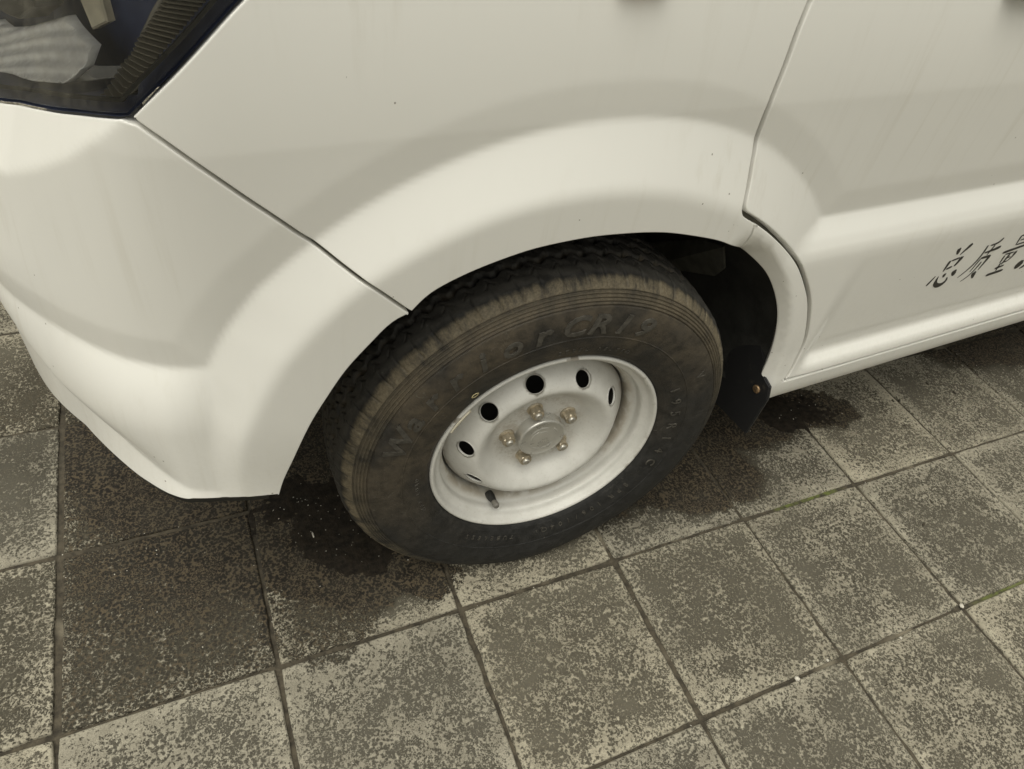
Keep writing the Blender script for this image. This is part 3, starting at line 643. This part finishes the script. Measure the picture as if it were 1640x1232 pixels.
# contact patch: flattened, sidewall bulging above it
gl = -.3122-Ww2*math.tan(wc)-.0001
pen = np.clip(gl-Yl, 0, None); Yl = np.maximum(Yl, gl+.00002*0)
low = np.clip((-Yl-.20)/.112, 0, 1); foot = np.exp(-(Xl/.11)**2)
Ww2 = Ww2+np.where(Ww2 > -.085, 1, -1)*.007*foot*low*np.exp(-((Rr-.285)/.03)**2)
V = np.stack([Xl, Yl, Ww2], -1).reshape(-1, 3)
tyre = big_mesh('tyre', V, grid_faces(NS, len(prof), True, flip=True), mt_rub, wheel)
at = tyre.data.attributes.new('cavity', 'FLOAT', 'POINT'); at.data.foreach_set('value', np.clip(dep/.0085, 0, 1).astype(np.float32).ravel())
tyre['label'] = 'black tyre with dried mud on its shoulder'
# raised lettering on the sidewall
def arc_text(txt, r0, size, th0, adv, shear=0.0, h=.0011, bold=0.0, wide=1.0):
    V, F = [], []
    for k, ch in enumerate(txt):
        if ch == ' ': continue
        cu = bpy.data.curves.new('t', 'FONT'); cu.body = ch; cu.size = size; cu.shear = shear; cu.align_x = 'CENTER'; cu.resolution_u = 3; cu.offset = bold; cu.extrude = .0005
        ob = bpy.data.objects.new('t', cu); COL.objects.link(ob); dg = bpy.context.evaluated_depsgraph_get(); me = bpy.data.meshes.new_from_object(ob.evaluated_get(dg))
        a = math.radians(th0-adv*k); o = len(V)
        for v in me.vertices:
            r = r0+v.co.y; t_ = a-v.co.x*wide/(r0+size*.35)
            ww = float(w_of_r(r))+(h if v.co.z > 0 else -.0006)
            p = Vector((r*math.cos(t_), r*math.sin(t_), ww)); V.append(p)
        F += [tuple(o+i for i in p.vertices) for p in me.polygons]
        COL.objects.unlink(ob); bpy.data.objects.remove(ob); bpy.data.meshes.remove(me); bpy.data.curves.remove(cu)
    return V, F
VV, FF = [], []
mt_rub_l = simple('dusty_raised_rubber', (.056, .051, .042), .62, var=.35, scale=120)
for args in (("CR19", .2525, .0440, 93.0, 8.2, .25, .0019, .0010, 1.2), ("ROIRRAW"[::-1], .2510, .0460, 160, 9.5, .25, .0018, .0011, 1.2), ("195R14C", .2165, .0235, 26, 7.9, .0, .0015, .0),
             ("8PR", .2155, .0150, -38, 4.6), ("106/104Q", .2150, .0150, -54, 4.2), ("TUBELESS", .2165, .012, -100, 3.5), ("STEEL BELTED", .2165, .009, 96, 2.7), ("MAX LOAD", .2165, .009, 200, 2.9), ("V", .262, .022, 28, 5)):
    txt = args[0]
    if txt == "WARRIOR": txt = "Warrior"
    if args[2] >= .02:
        for k, ch in enumerate(txt):
            v, f = arc_text(ch, args[1], args[2], args[3]-args[4]*k, 0, *args[5:]); mesh_obj('raised_letter', v, f, mt_rub_l, wheel, False)
        continue
    v, f = arc_text(txt, *args[1:]); o = len(VV); VV += v; FF += [tuple(o+i for i in q) for q in f]
so = mesh_obj('small_sidewall_print', VV, FF, mt_rub_l, wheel, False); so['kind'] = 'stuff'
# rim
def rim_material():
    t = NT('silver_wheel_paint'); O = t.obj(); n1 = t.noise(O, 40, 4); n2 = t.noise(O, 220, 4, .7); n0 = t.noise(O, 8, 3)
    x, y, z = t.xyz(O); r = t.math('SQRT', t.math('ADD', t.math('MULTIPLY', x, x), t.math('MULTIPLY', y, y)))
    c = t.mix(t.ramp(n1, .3, .7), C4(.57, .56, .52), C4(.62, .61, .57))
    lipd = t.math('MULTIPLY', t.ramp(r, .186, .1955), t.ramp(t.math('ADD', n1, t.math('MULTIPLY', t.math('SUBTRACT', n0, .5), 1.2)), .62, .74))
    c = t.mix(t.math('MULTIPLY', lipd, .8), c, C4(.12, .09, .055))
    c = t.mix(t.math('MULTIPLY', t.ramp(n2, .52, .8), .35), c, C4(.30, .26, .19))
    gr_ = t.math('MULTIPLY', t.math('MULTIPLY', t.ramp(r, .150, .160), t.ramp(r, .176, .164)), t.ramp(n1, .35, .6, .15, .7))
    gr2 = t.math('MULTIPLY', t.ramp(r, .094, .060), t.ramp(t.math('ADD', n1, t.math('MULTIPLY', t.math('SUBTRACT', n2, .5), .6)), .40, .70, .08, .55))
    c = t.mix(t.math('MAXIMUM', gr_, gr2), c, C4(.26, .215, .150))
    return t.p(Base__Color=c, Metallic=.0, Roughness=t.ramp(n1, .3, .7, .42, .55), Coat__Weight=.15, Coat__Roughness=.25)
mt_rim = rim_material()
mt_cap = simple('cap_silver', (.52, .51, .47), .30, .55, var=.08)
mt_zinc = simple('yellow_zinc', (.46, .40, .30), .36, .65, var=.25, scale=150)
mt_steel = simple('bolt_steel', (.52, .50, .45), .4, .8, var=.2, scale=200)
mt_dark = simple('brake_iron', (.030, .029, .027), .7, .3, var=.4)
rp = [(.1915, -.0105), (.1945, -.0090), (.1962, -.0050), (.1960, -.0015), (.1942, .0004), (.1918, .0006), (.1898, -.0008), (.1880, -.0040), (.1862, -.0085), (.1838, -.0125), (.1800, -.0150), (.1765, -.0175), (.1750, -.0215),
      (.1752, -.0300), (.1748, -.0350), (.1715, -.0385), (.1670, -.0410), (.1645, -.0450), (.1635, -.0540), (.1630, -.0700), (.1630, -.1050), (.170, -.115), (.174, -.135), (.190, -.140)]
lathe('rim', smooth_prof(rp, 6), mt_rim, wheel, 160, flip=True)
# disc with ten round ventilation holes
dp = np.array([(.0, -.0440), (.030, -.0440), (.066, -.0440), (.0735, -.0442), (.080, -.0425), (.088, -.0355), (.098, -.0250), (.107, -.0170), (.1135, -.0137), (.1185, -.0137), (.1240, -.0168), (.1330, -.0262), (.142, -.0372), (.150, -.0470), (.156, -.0540), (.1600, -.0600)])
_tt = np.r_[0, np.cumsum(np.linalg.norm(np.diff(dp, axis=0), axis=1))]; _fr, _fw = spline(_tt, dp[:, 0]), spline(_tt, dp[:, 1])
_s = np.linspace(0, _tt[-1], 400); _R, _W = np.maximum.accumulate(_fr(_s)), _fw(_s)
def disc_s(r): return np.interp(r, _R+np.arange(400)*1e-9, _s)
# parametrise by arc length along the section so that the steep rolled edge stays dense
def disc_xyz(P, off=0.0):
    q = np.hypot(P[:, 0], P[:, 1]); a = np.arctan2(P[:, 1], P[:, 0]); r = np.interp(q, _s, _R); w_ = np.interp(q, _s, _W)
    e = .0008; dr = np.interp(q+e, _s, _R)-np.interp(q-e, _s, _R); dw = np.interp(q+e, _s, _W)-np.interp(q-e, _s, _W); l = np.hypot(dr, dw)+1e-12
    nr, nw = -dw/l, dr/l
    bosses = 0
    for k in range(5):
        t_ = math.radians(105-72*k); bx, by = .057*math.cos(t_), .057*math.sin(t_)
        dd = np.hypot(r*np.cos(a)-bx*1.09, r*np.sin(a)-by*1.09); bosses = bosses+.0030*np.exp(-(dd/.0135)**4)
    N = np.stack([nr*np.cos(a), nr*np.sin(a), nw], -1)
    X = np.stack([r*np.cos(a), r*np.sin(a), w_+bosses], -1)
    return X-N*off, N
ro = _s[-1]; qh = float(disc_s(.1325))
hole_pts = []
for k in range(10):
    a = math.radians(32+36*k); cx, cy = qh*math.cos(a), qh*math.sin(a); ra, rb = .0152, .0152*qh/.1325; hole_pts.append(np.array([(cx+ra*math.cos(b)*math.cos(a)-rb*math.sin(b)*math.sin(a), cy+ra*math.cos(b)*math.sin(a)+rb*math.sin(b)*math.cos(a)) for b in np.linspace(0, 2*np.pi, 28, endpoint=False)]))
outer = np.array([(ro*math.cos(b), ro*math.sin(b)) for b in np.linspace(0, 2*np.pi, 200, endpoint=False)])
V2, F2, lps = triangulate([outer]+hole_pts, .0042)
X, N = disc_xyz(V2)
me_f = [tuple(f) for f in F2]; allV = [X]; b0 = len(X)
for lp, hp in zip(lps[1:], hole_pts):
    c = hp.mean(0); rings = [(c+(hp-c)*.960, .0006), (c+(hp-c)*.945, .0014), (c+(hp-c)*.945, .0030)]; prev = lp
    for Q, off in rings:
        Xq, _ = disc_xyz(Q, off); allV.append(Xq); cur = np.arange(b0, b0+len(hp)); b0 += len(hp)
        for k in range(len(hp)):
            k2 = (k+1) % len(hp); me_f.append((prev[k], prev[k2], cur[k2], cur[k])[::-1])
        prev = cur
mesh_obj('wheel_disc', np.concatenate(allV), me_f, mt_rim, wheel, True)
# hub cap with an engraved round emblem
cp = [(.0405, -.0480), (.0408, -.0300), (.0404, -.0262), (.0392, -.0243), (.0375, -.0237), (.0358, -.0243), (.0350, -.0248), (.020, -.0246), (.0003, -.0246)]
lathe('hub_cap', np.concatenate([smooth_prof(cp[:7], 5), cp[7:]]), mt_cap, wheel, 96, flip=True)
def arc_ridge(r, a0, a1, wd, h, w0=-.0246):
    V, F = [], []; m = 26
    for k in range(m):
        t_ = k/(m-1); a = math.radians(a0+(a1-a0)*t_); wk = wd*math.sin(math.pi*min(max(t_, .02), .98))**.6
        for dr, hh in ((-wk, -.0004), (-wk*.35, h), (wk*.35, h), (wk, -.0004)): V.append(((r+dr)*math.cos(a), (r+dr)*math.sin(a), w0+hh))
    for k in range(m-1):
        for l in range(3): F.append((k*4+l, (k+1)*4+l, (k+1)*4+l+1, k*4+l+1)[::-1])
    return V, F
VV, FF = [], []
for args in ((.0240, 70, 150, .0020, .0007), (.0265, 20, 48, .0022, .0007), (.0185, 118, 200, .0018, .0007), (.0240, 215, 330, .0017, .0006), (.0150, 60, 112, .0012, .0005)):
    v, f = arc_ridge(*args); o = len(VV); VV += v; FF += [tuple(o+i for i in q) for q in f]
mesh_obj('emblem', VV, FF, mt_cap, wheel, True)
# wheel nuts with bolt ends
def nut_mesh():
    V, F = [], []; secs = [(.0135, .000, 0), (.0135, .0025, 0), (.0112, .0040, 0), (.0112, .0041, 6), (.0112, .0150, 6), (.0098, .0175, 0), (.0062, .0178, 0)]
    n = 24
    for r, z, hexa in secs:
        for k in range(n):
            a = 2*math.pi*k/n; rr = r
            if hexa: rr = r*math.cos(math.pi/6)/math.cos((a % (math.pi/3))-math.pi/6)
            V.append((rr*math.cos(a), rr*math.sin(a), z))
    for l in range(len(secs)-1):
        for k in range(n): F.append((l*n+k, l*n+(k+1) % n, (l+1)*n+(k+1) % n, (l+1)*n+k))
    return V, F
nv, nf = nut_mesh(); nut0 = None; bolt0 = None
for k in range(5):
    t_ = math.radians(105-72*k)
    if nut0 is None:
        o = mesh_obj('wheel_nut', nv, nf, mt_zinc, wheel, False); nut0 = o.data
        bp = smooth_prof([(.0060, .010), (.0060, .0195), (.0052, .0210), (.0003, .0212)], 4)
        bo = lathe('bolt_end', bp, mt_steel, wheel, 20, flip=True); bolt0 = bo.data
    else:
        o = bpy.data.objects.new('wheel_nut', nut0); COL.objects.link(o); o.parent = wheel
        bo = bpy.data.objects.new('bolt_end', bolt0); COL.objects.link(bo); bo.parent = wheel
    o.location = (.057*math.cos(t_), .057*math.sin(t_), -.0435); o.rotation_euler = (0, 0, .5+k*1.3); bo.location = o.location; bo.rotation_euler = o.rotation_euler
# valve
vm = Matrix.Rotation(math.radians(-116), 4, 'Z')
vp = smooth_prof([(.0072, -.004), (.0070, .010), (.0058, .015), (.0056, .019)], 4)
va = lathe('valve_stem', vp, simple('valve_rubber', (.022, .021, .019), .55), wheel, 20, flip=True)
vb = lathe('valve_cap', np.concatenate([[(.0048, .0185)], smooth_prof([(.0052, .019), (.0052, .0300), (.0042, .0318), (.0003, .032)], 4)]), simple('valve_cap_grey', (.16, .15, .13), .5), wheel, 20, flip=True)
for o in (va, vb): o.matrix_local = vm @ Matrix.Translation((.1620, 0, -.0400)) @ Matrix.Rotation(math.radians(-10), 4, 'Y')
# balance weight on the rim lip, brake drum behind the holes
def weight(a0, a1):
    V, F = [], []; sec = [(.1915, .0010), (.1900, .0030), (.1868, .0015), (.1845, -.0060), (.1862, -.0095)]; m = 14
    for k in range(m):
        a = math.radians(a0+(a1-a0)*k/(m-1)); 
        for r, z in sec: V.append((r*math.cos(a), r*math.sin(a), z))
    for k in range(m-1):
        for l in range(4): F.append((k*5+l, (k+1)*5+l, (k+1)*5+l+1, k*5+l+1)[::-1])
    F += [tuple(range(5)), tuple(range((m-1)*5, m*5))[::-1]]
    return mesh_obj('balance_weight', V, F, simple('weight_grey', (.50, .46, .36), .5), wheel, False)
weight(139, 153)
lathe('brake_drum', [(.152, -.13), (.152, -.086), (.148, -.082), (.13, -.080), (.11, -.084), (.0005, -.084)], mt_dark, wheel, 64, flip=True)
# small yellow inspection mark on the sidewall
V, F = [], []
for k in range(24):
    a = 2*math.pi*k/24
    for q in range(6):
        b = 2*math.pi*q/6; rr = .0034+.0009*math.cos(b); x0 = rr*math.cos(a)*1.5; y0 = rr*math.sin(a); r0 = .2150+y0; th_ = math.radians(131)+x0/.215
        V.append((r0*math.cos(th_), r0*math.sin(th_), float(w_of_r(r0))+.0006*math.sin(b)+.0002))
for k in range(24):
    for q in range(6): F.append((k*6+q, ((k+1) % 24)*6+q, ((k+1) % 24)*6+(q+1) % 6, k*6+(q+1) % 6))
mesh_obj('inspection_mark', V, F, simple('yellow_mark_paint', (.42, .36, .20), .6), wheel)
# mud flap
fl = [(-.024, .207), (-.0315, .312), (-.024, .338), (.002, .347), (.012, .375), (.06, .42), (.22, .42), (.22, .19), (.056, .200)]
bm = bmesh.new(); vs0 = [bm.verts.new((.440+.03*(.35-z), y, z)) for y, z in fl]; f0 = bm.faces.new(vs0)
r = bmesh.ops.extrude_face_region(bm, geom=[f0]); bmesh.ops.translate(bm, verts=[v for v in r['geom'] if isinstance(v, bmesh.types.BMVert)], vec=(.007, 0, 0))
bmesh.ops.recalc_face_normals(bm, faces=bm.faces); bmesh.ops.bevel(bm, geom=bm.edges[:], offset=.0018, segments=2, affect='EDGES')
me = bpy.data.meshes.new('mud_flap'); bm.to_mesh(me); bm.free()
def flap_mat():
    t = NT('flap_rubber'); O = t.obj(); n1 = t.noise(O, 45, 5, .7); n2 = t.noise(O, 12, 3)
    c = t.mix(t.math('MULTIPLY', t.ramp(n1, .55, .75), t.ramp(n2, .4, .6)), C4(.016, .016, .017), C4(.09, .08, .06))
    return t.p(Base__Color=c, Roughness=.55, Normal=t.bump(n1, .001, .5))
me.materials.append(flap_mat()); flap = bpy.data.objects.new('mud_flap', me); COL.objects.link(flap); flap.parent = van
sp = smooth_prof([(.0085, .0), (.0082, .0022), (.0055, .0040), (.0003, .0046)], 4)
scr = lathe('screw', sp, simple('rusty_screw', (.34, .23, .13), .4, .7, var=.35, scale=300), flap, 20, flip=True)
scr.matrix_local = Matrix.Translation((.4405+.03*(.35-.318), -.0015, .312)) @ Matrix.Rotation(math.radians(-90), 4, 'Y')
# ------------------------------------------------------------------ headlamp
lamp = empty('headlamp', van); lamp['label'] = 'headlamp with clear lens, ribbed chrome reflector and dark bezel'
def lens_mat():
    t = NT('clear_lens'); tr = t.n('BsdfTransparent'); tr.inputs[0].default_value = C4(.97, .97, .96); gl = t.n('BsdfGlossy'); gl.inputs['Roughness'].default_value = .06
    fr = t.n('Fresnel'); fr.inputs['IOR'].default_value = 1.5; mx = t.n('MixShader'); t.set(mx, 'i0', fr.outputs[0]); t.set(mx, 'i1', tr.outputs[0]); t.set(mx, 'i2', gl.outputs[0])
    t.t.links.new(mx.outputs[0], t.out.inputs['Surface']); return t.m
mt_bez = simple('bezel_plastic', (.055, .068, .125), .35, var=.2, scale=30)
mt_fin = simple('fin_plastic', (.13, .118, .09), .45, var=.2, scale=60)
mt_chrome = simple('reflector_chrome', (.95, .94, .90), .22, .12, var=.08, scale=90)
mt_cream = simple('cream_plastic', (.62, .57, .44), .35)
panel('lens', [tuple(p) for p in lampP], lens_mat(), parent=lamp, step=.012, gap=.005, rnd=.003, flange=.004)
LP = lampP if area(lampP) > 0 else lampP[::-1]
LP = resample(LP, .008)
# housing wall and floor
V, F = [], []; n = len(LP); rings = [(.0004, .0028), (.0022, .012), (.010, .022), (.014, .110)]
for ins, dp_ in rings: Q = inset(LP, ins)[0]; V += list(S(Q[:, 0], Q[:, 1], np.full(n, dp_)))
for l in range(3):
    for k in range(n): k2 = (k+1) % n; F.append((l*n+k, l*n+k2, (l+1)*n+k2, (l+1)*n+k)[::-1])
mesh_obj('housing', V, F, mt_bez, lamp)
Q = inset(LP, .013)[0]; Vt, Ft, _ = triangulate([Q], .015)
dep = .108+.003*np.sin(Vt[:, 0]*23)*np.cos(Vt[:, 1]*31); mesh_obj('bezel', SB(Vt[:, 0], Vt[:, 1], dep), Ft, mt_bez, lamp)
# seal line set in from the lens edge
Q = inset(LP, .0125)[0]; V, F = [], []
for dd, dp_ in ((-.0016, .003), (-.0016, .0065), (.0016, .0065), (.0016, .003)): q = inset(LP, .0125+dd)[0]; V += list(S(q[:, 0], q[:, 1], np.full(n, dp_)))
for l in range(4):
    for k in range(n): k2 = (k+1) % n; F.append((l*n+k, l*n+k2, ((l+1) % 4)*n+k2, ((l+1) % 4)*n+k))
mesh_obj('seal', V, F, mt_black, lamp, False)
# fins beside the lamp unit, each its own piece sharing one shape
REFL = np.array([(-0.8364, 0.8524), (-0.7497, 0.8806), (-0.6921, 0.9033), (-0.6628, 0.9023), (-0.6205, 0.9019), (-0.614, 0.889), (-0.6285, 0.8735), (-0.6737, 0.8606), (-0.7296, 0.847), (-0.7626, 0.8393)])
CREAM = np.array([(-0.6066, 0.9451), (-0.5751, 0.9535), (-0.5711, 0.9379), (-0.595, 0.9256)])
FINA = np.array([(-0.4497, 0.9673), (-0.4768, 0.9456), (-0.5358, 0.9177), (-0.5777, 0.8751)])
FINB = np.array([(-0.4066, 0.9669), (-0.4396, 0.9436), (-0.4831, 0.9171), (-0.56, 0.8777)])
EDGE = np.array([(-0.4064, 0.9756), (-0.4364, 0.9512), (-0.4691, 0.9262), (-0.5111, 0.8971), (-0.5243, 0.8905), (-0.5831, 0.8773), (-0.6399, 0.8622), (-0.6965, 0.8451)])

ext_ = lambda P: np.concatenate([[P[0]*1.9-P[1]*.9], P])
A, B = ext_(FINA), ext_(FINB)
tA = np.linspace(0, 1, 30); lin = lambda P, t: np.array([np.interp(t, np.linspace(0, 1, len(P)), P[:, c]) for c in (0, 1)])
fin_me = None
for t_ in tA:
    a, b = lin(A, t_), lin(B, t_); pa = SB(np.array([a[0]]), np.array([a[1]]), np.array([.034]))[0]; pb = SB(np.array([b[0]]), np.array([b[1]]), np.array([.020]))[0]
    pass
    if fin_me is None:
        bm = bmesh.new(); bmesh.ops.create_cube(bm, size=1); bmesh.ops.bevel(bm, geom=bm.edges[:], offset=.12, segments=1, affect='EDGES'); fin_me = bpy.data.meshes.new('fin'); bm.to_mesh(fin_me); bm.free(); fin_me.materials.append(mt_fin)
    o = bpy.data.objects.new('fin', fin_me); COL.objects.link(o); o.parent = lamp
    ex = Vector(pb-pa); ln = ex.length; ex.normalize(); ez = Vector((0, 0, 1)); ez = (ez-ex*ez.dot(ex)).normalized(); ey = ez.cross(ex)
    Mx = Matrix((ex*ln, ey*.016, ez*.0017)).transposed().to_4x4(); Mx.translation = Vector((pa+pb)/2); o.matrix_local = Mx
V = []
for t_ in np.linspace(0, 1, 14):
    a, b = lin(A, t_), lin(B, t_)
    for q, dp_ in ((a+(a-b)*.16, .036), (a, .030), (a, .045), (b, .032), (b+(b-a)*.06, .016), (b+(b-a)*.14, .014)): V.append(SB(np.array([q[0]]), np.array([q[1]]), np.array([dp_]))[0])
mesh_obj('fin_strip', V, grid_faces(14, 6), mt_fin, lamp)
# reflector: stepped chrome bowl
RP = np.concatenate([[REFL[0]+[-.06, -.012]], REFL, [REFL[-1]+[-.06, -.012]]])
if area(RP) < 0: RP = RP[::-1]
RP = resample(RP, .005); Vt, Ft, (lp,) = triangulate([RP], .0022)
rc = REFL.mean(0); RD = np.array([.046, .060, .070, .064, .052, .036, .028, .026, .026, .026])
pl = np.linalg.lstsq(np.c_[REFL, np.ones(10)], RD, rcond=None)[0]; rx = (Vt[:, 0]-rc[0])/.15
zl = Vt[:, 1]-.33*(Vt[:, 0]-rc[0])+.010*rx*rx
dep = np.clip(Vt @ pl[:2]+pl[2], .012, .10)-.0048*np.sin(zl/.0110*math.pi)**2*np.clip(1-rx, .4, 1)
X = SB(Vt[:, 0], Vt[:, 1], dep); Xr = SB(RP[:, 0], RP[:, 1], np.clip(RP @ pl[:2]+pl[2], .012, .10)+.008); k0 = len(X); n = len(RP)
F = [tuple(f) for f in Ft]+[(lp[k], k0+k, k0+(k+1) % n, lp[(k+1) % n]) for k in range(n)]
mesh_obj('reflector', np.concatenate([X, Xr]), F, mt_chrome, lamp)
def slab(name, poly, d0, d1, mat):
    P = np.array(poly)
    if area(P) < 0: P = P[::-1]
    P = resample(P, .006); n = len(P); q = inset(P, .0015)[0]
    V = list(SB(q[:, 0], q[:, 1], np.full(n, d0)))+list(SB(P[:, 0], P[:, 1], np.full(n, d0+.0015)))+list(SB(P[:, 0], P[:, 1], np.full(n, d1))); F = [tuple(range(n))]
    for l in range(2):
        for k in range(n): k2 = (k+1) % n; F.append((l*n+k, (l+1)*n+k, (l+1)*n+k2, l*n+k2))
    return mesh_obj(name, V, F, mat, lamp, False)
slab('position_light', [tuple(p) for p in [CREAM[0]+(CREAM[0]-CREAM[3])*1.6, CREAM[1]+(CREAM[1]-CREAM[2])*2.0, CREAM[1], CREAM[2], CREAM[3], CREAM[0]]], .040, .048, mt_cream)
tp = REFL[:3]; slab('reflector_shade', [tuple(p) for p in [tp[0]+[-.04, .010], tp[1]+[0, .007], tp[2]+[-.008, .008], tp[2]+[.016, .055], tp[1]+[0, .09], tp[0]+[-.04, .11]]], .044, .070, simple('shade_plastic', (.060, .056, .045), .4))
slab('turn_signal', [tuple(p) for p in [tp[0]+[.05, .055], tp[0]+[.005, .045], tp[0]+[.0, .09], tp[0]+[.055, .095]]], .034, .050, simple('turn_lens', (.55, .38, .30), .25))
# ------------------------------------------------------------------ wet soil and grit
def mud_mat():
    t = NT('wet_mud'); P = t.world(); a = t.noise(P, 70, 5, .7); b = t.noise(P, 14, 3)
    c = t.mix(t.ramp(a, .3, .7), C4(.009, .0075, .0055), C4(.028, .022, .015))
    return t.p(Base__Color=c, Roughness=t.ramp(b, .35, .65, .45, .80), Specular__IOR__Level=.16, Normal=t.bump(a, .004, .8))
mt_mud = mud_mat()
def soil(name, label, cx, cy, rx, ry, an, hmax, seed, drop=0.0):
    nx, ny = int(rx*2.8/.004), int(ry*2.8/.004); V = []
    xs = np.linspace(-1.4, 1.4, nx); ys = np.linspace(-1.4, 1.4, ny)
    for a in xs:
        for b in ys:
            x = cx+rx*a*math.cos(an)-ry*b*math.sin(an); y = cy+rx*a*math.sin(an)+ry*b*math.cos(an)
            q = math.hypot(a, b); p = Vector((x*11, y*11, seed))
            h = (1-q*q)*1.0+mnoise.fractal(p, .8, 2.1, 5)*.85
            zz = hmax*(1-math.exp(-max(h, -2)*1.2)) if h > 0 else h*.006
            zz += mnoise.noise(Vector((x*120, y*120, seed)))*.0007*(h > 0)
            V.append((x, y, max(min(zz, hmax*1.25), -.0042)-.0002))
    F = grid_faces(nx, ny); Vn = np.array(V); keep = (Vn[F][:, :, 2].max(1) > -.0025)
    o = big_mesh(name, V, F[keep], mt_mud); o['kind'] = 'stuff'; o['label'] = label; o['category'] = 'soil'; return o
soil('mud', 'dark wet mud caked on the tile in front of the tyre', -.275, .165, .185, .085, -.62, .0016, 3.3)
soil('damp_soil', 'dark damp soil on the tiles behind the mud flap', .800, .115, .115, .055, -.30, .0012, 8.1)
mt_grit = simple('pale_grit', (.50, .47, .40), .7, var=.3, scale=300)
bm = bmesh.new()
def pebble(x, y, r, z=0.0, sx=1.0, sq=.6):
    m = Matrix.Translation((x, y, z+r*sq*.5)) @ Matrix.Rotation(random.uniform(0, 6.3), 4, 'Z') @ Matrix.Diagonal((r*sx, r/sx, r*sq, 1))
    g = bmesh.ops.create_icosphere(bm, subdivisions=1, radius=1, matrix=m)
    for v in g['verts']: v.co += Vector((random.uniform(-1, 1), random.uniform(-1, 1), random.uniform(-.4, .4)))*r*.16
for _ in range(70):
    a, q = random.uniform(0, 6.3), math.sqrt(random.random()); x0, y0 = q*math.cos(a)*.17, q*math.sin(a)*.075
    pebble(-.275+x0*math.cos(.62)+y0*math.sin(.62), .165-x0*math.sin(.62)+y0*math.cos(.62), random.choice((.0006, .0007, .0009, .0013)), .0012, random.uniform(.8, 1.5))
for _ in range(14): pebble(random.gauss(.80, .07), random.gauss(.11, .03), random.uniform(.0006, .0014), .001)
for _ in range(260): pebble(random.uniform(-.9, 1.5), random.uniform(-.55, .35), random.uniform(.0005, .0013), 0, random.uniform(.8, 1.6))
for x, y, r in ((.777, -.425, .0052), (.352, -.406, .0055), (.43, -.402, .0035), (.30, -.41, .003), (.60, -.425, .0028)): pebble(x, y, r, -.002)
pebble(-.353, .174, .0036, .0015, 2.0)
me = bpy.data.meshes.new('grit'); bm.to_mesh(me); bm.free(); me.materials.append(mt_grit)
gr = bpy.data.objects.new('grit', me); COL.objects.link(gr); gr['kind'] = 'stuff'; gr['label'] = 'pale grit and small stones scattered on the tiles'; gr['category'] = 'grit'
# dark leaf crumbs lying on the tiles
mt_leaf = simple('dead_leaf', (.035, .028, .016), .8, var=.4, scale=200)
bm = bmesh.new()
for x, y, s in ((1.119, .05, .009), (1.10, .055, .006), (1.30, .02, .008), (1.06, -.02, .005), (.93, -.215, .007), (.86, -.255, .008), (.90, -.03, .005), (1.25, .07, .006), (.60, -.30, .005), (.22, -.52, .004), (.50, -.48, .004)):
    a = random.uniform(0, 6.3); pts = []
    for k in range(8):
        t_ = 2*math.pi*k/8; rr = s*(.55+.45*random.random()); pts.append((x+rr*math.cos(t_)*math.cos(a)-.45*rr*math.sin(t_)*math.sin(a), y+rr*math.cos(t_)*math.sin(a)+.45*rr*math.sin(t_)*math.cos(a), .0012+random.uniform(0, .002)))
    top = [bm.verts.new(p) for p in pts]; bot = [bm.verts.new((p[0], p[1], .0004)) for p in pts]; bm.faces.new(top)
    for k in range(8): bm.faces.new((top[k], bot[k], bot[(k+1) % 8], top[(k+1) % 8]))
bmesh.ops.recalc_face_normals(bm, faces=bm.faces)
me = bpy.data.meshes.new('leaf_crumbs'); bm.to_mesh(me); bm.free(); me.materials.append(mt_leaf)
lf = bpy.data.objects.new('leaf_crumbs', me); COL.objects.link(lf); lf['kind'] = 'stuff'; lf['label'] = 'dark crumbs of dead leaf scattered on the tiles'; lf['category'] = 'leaf litter'
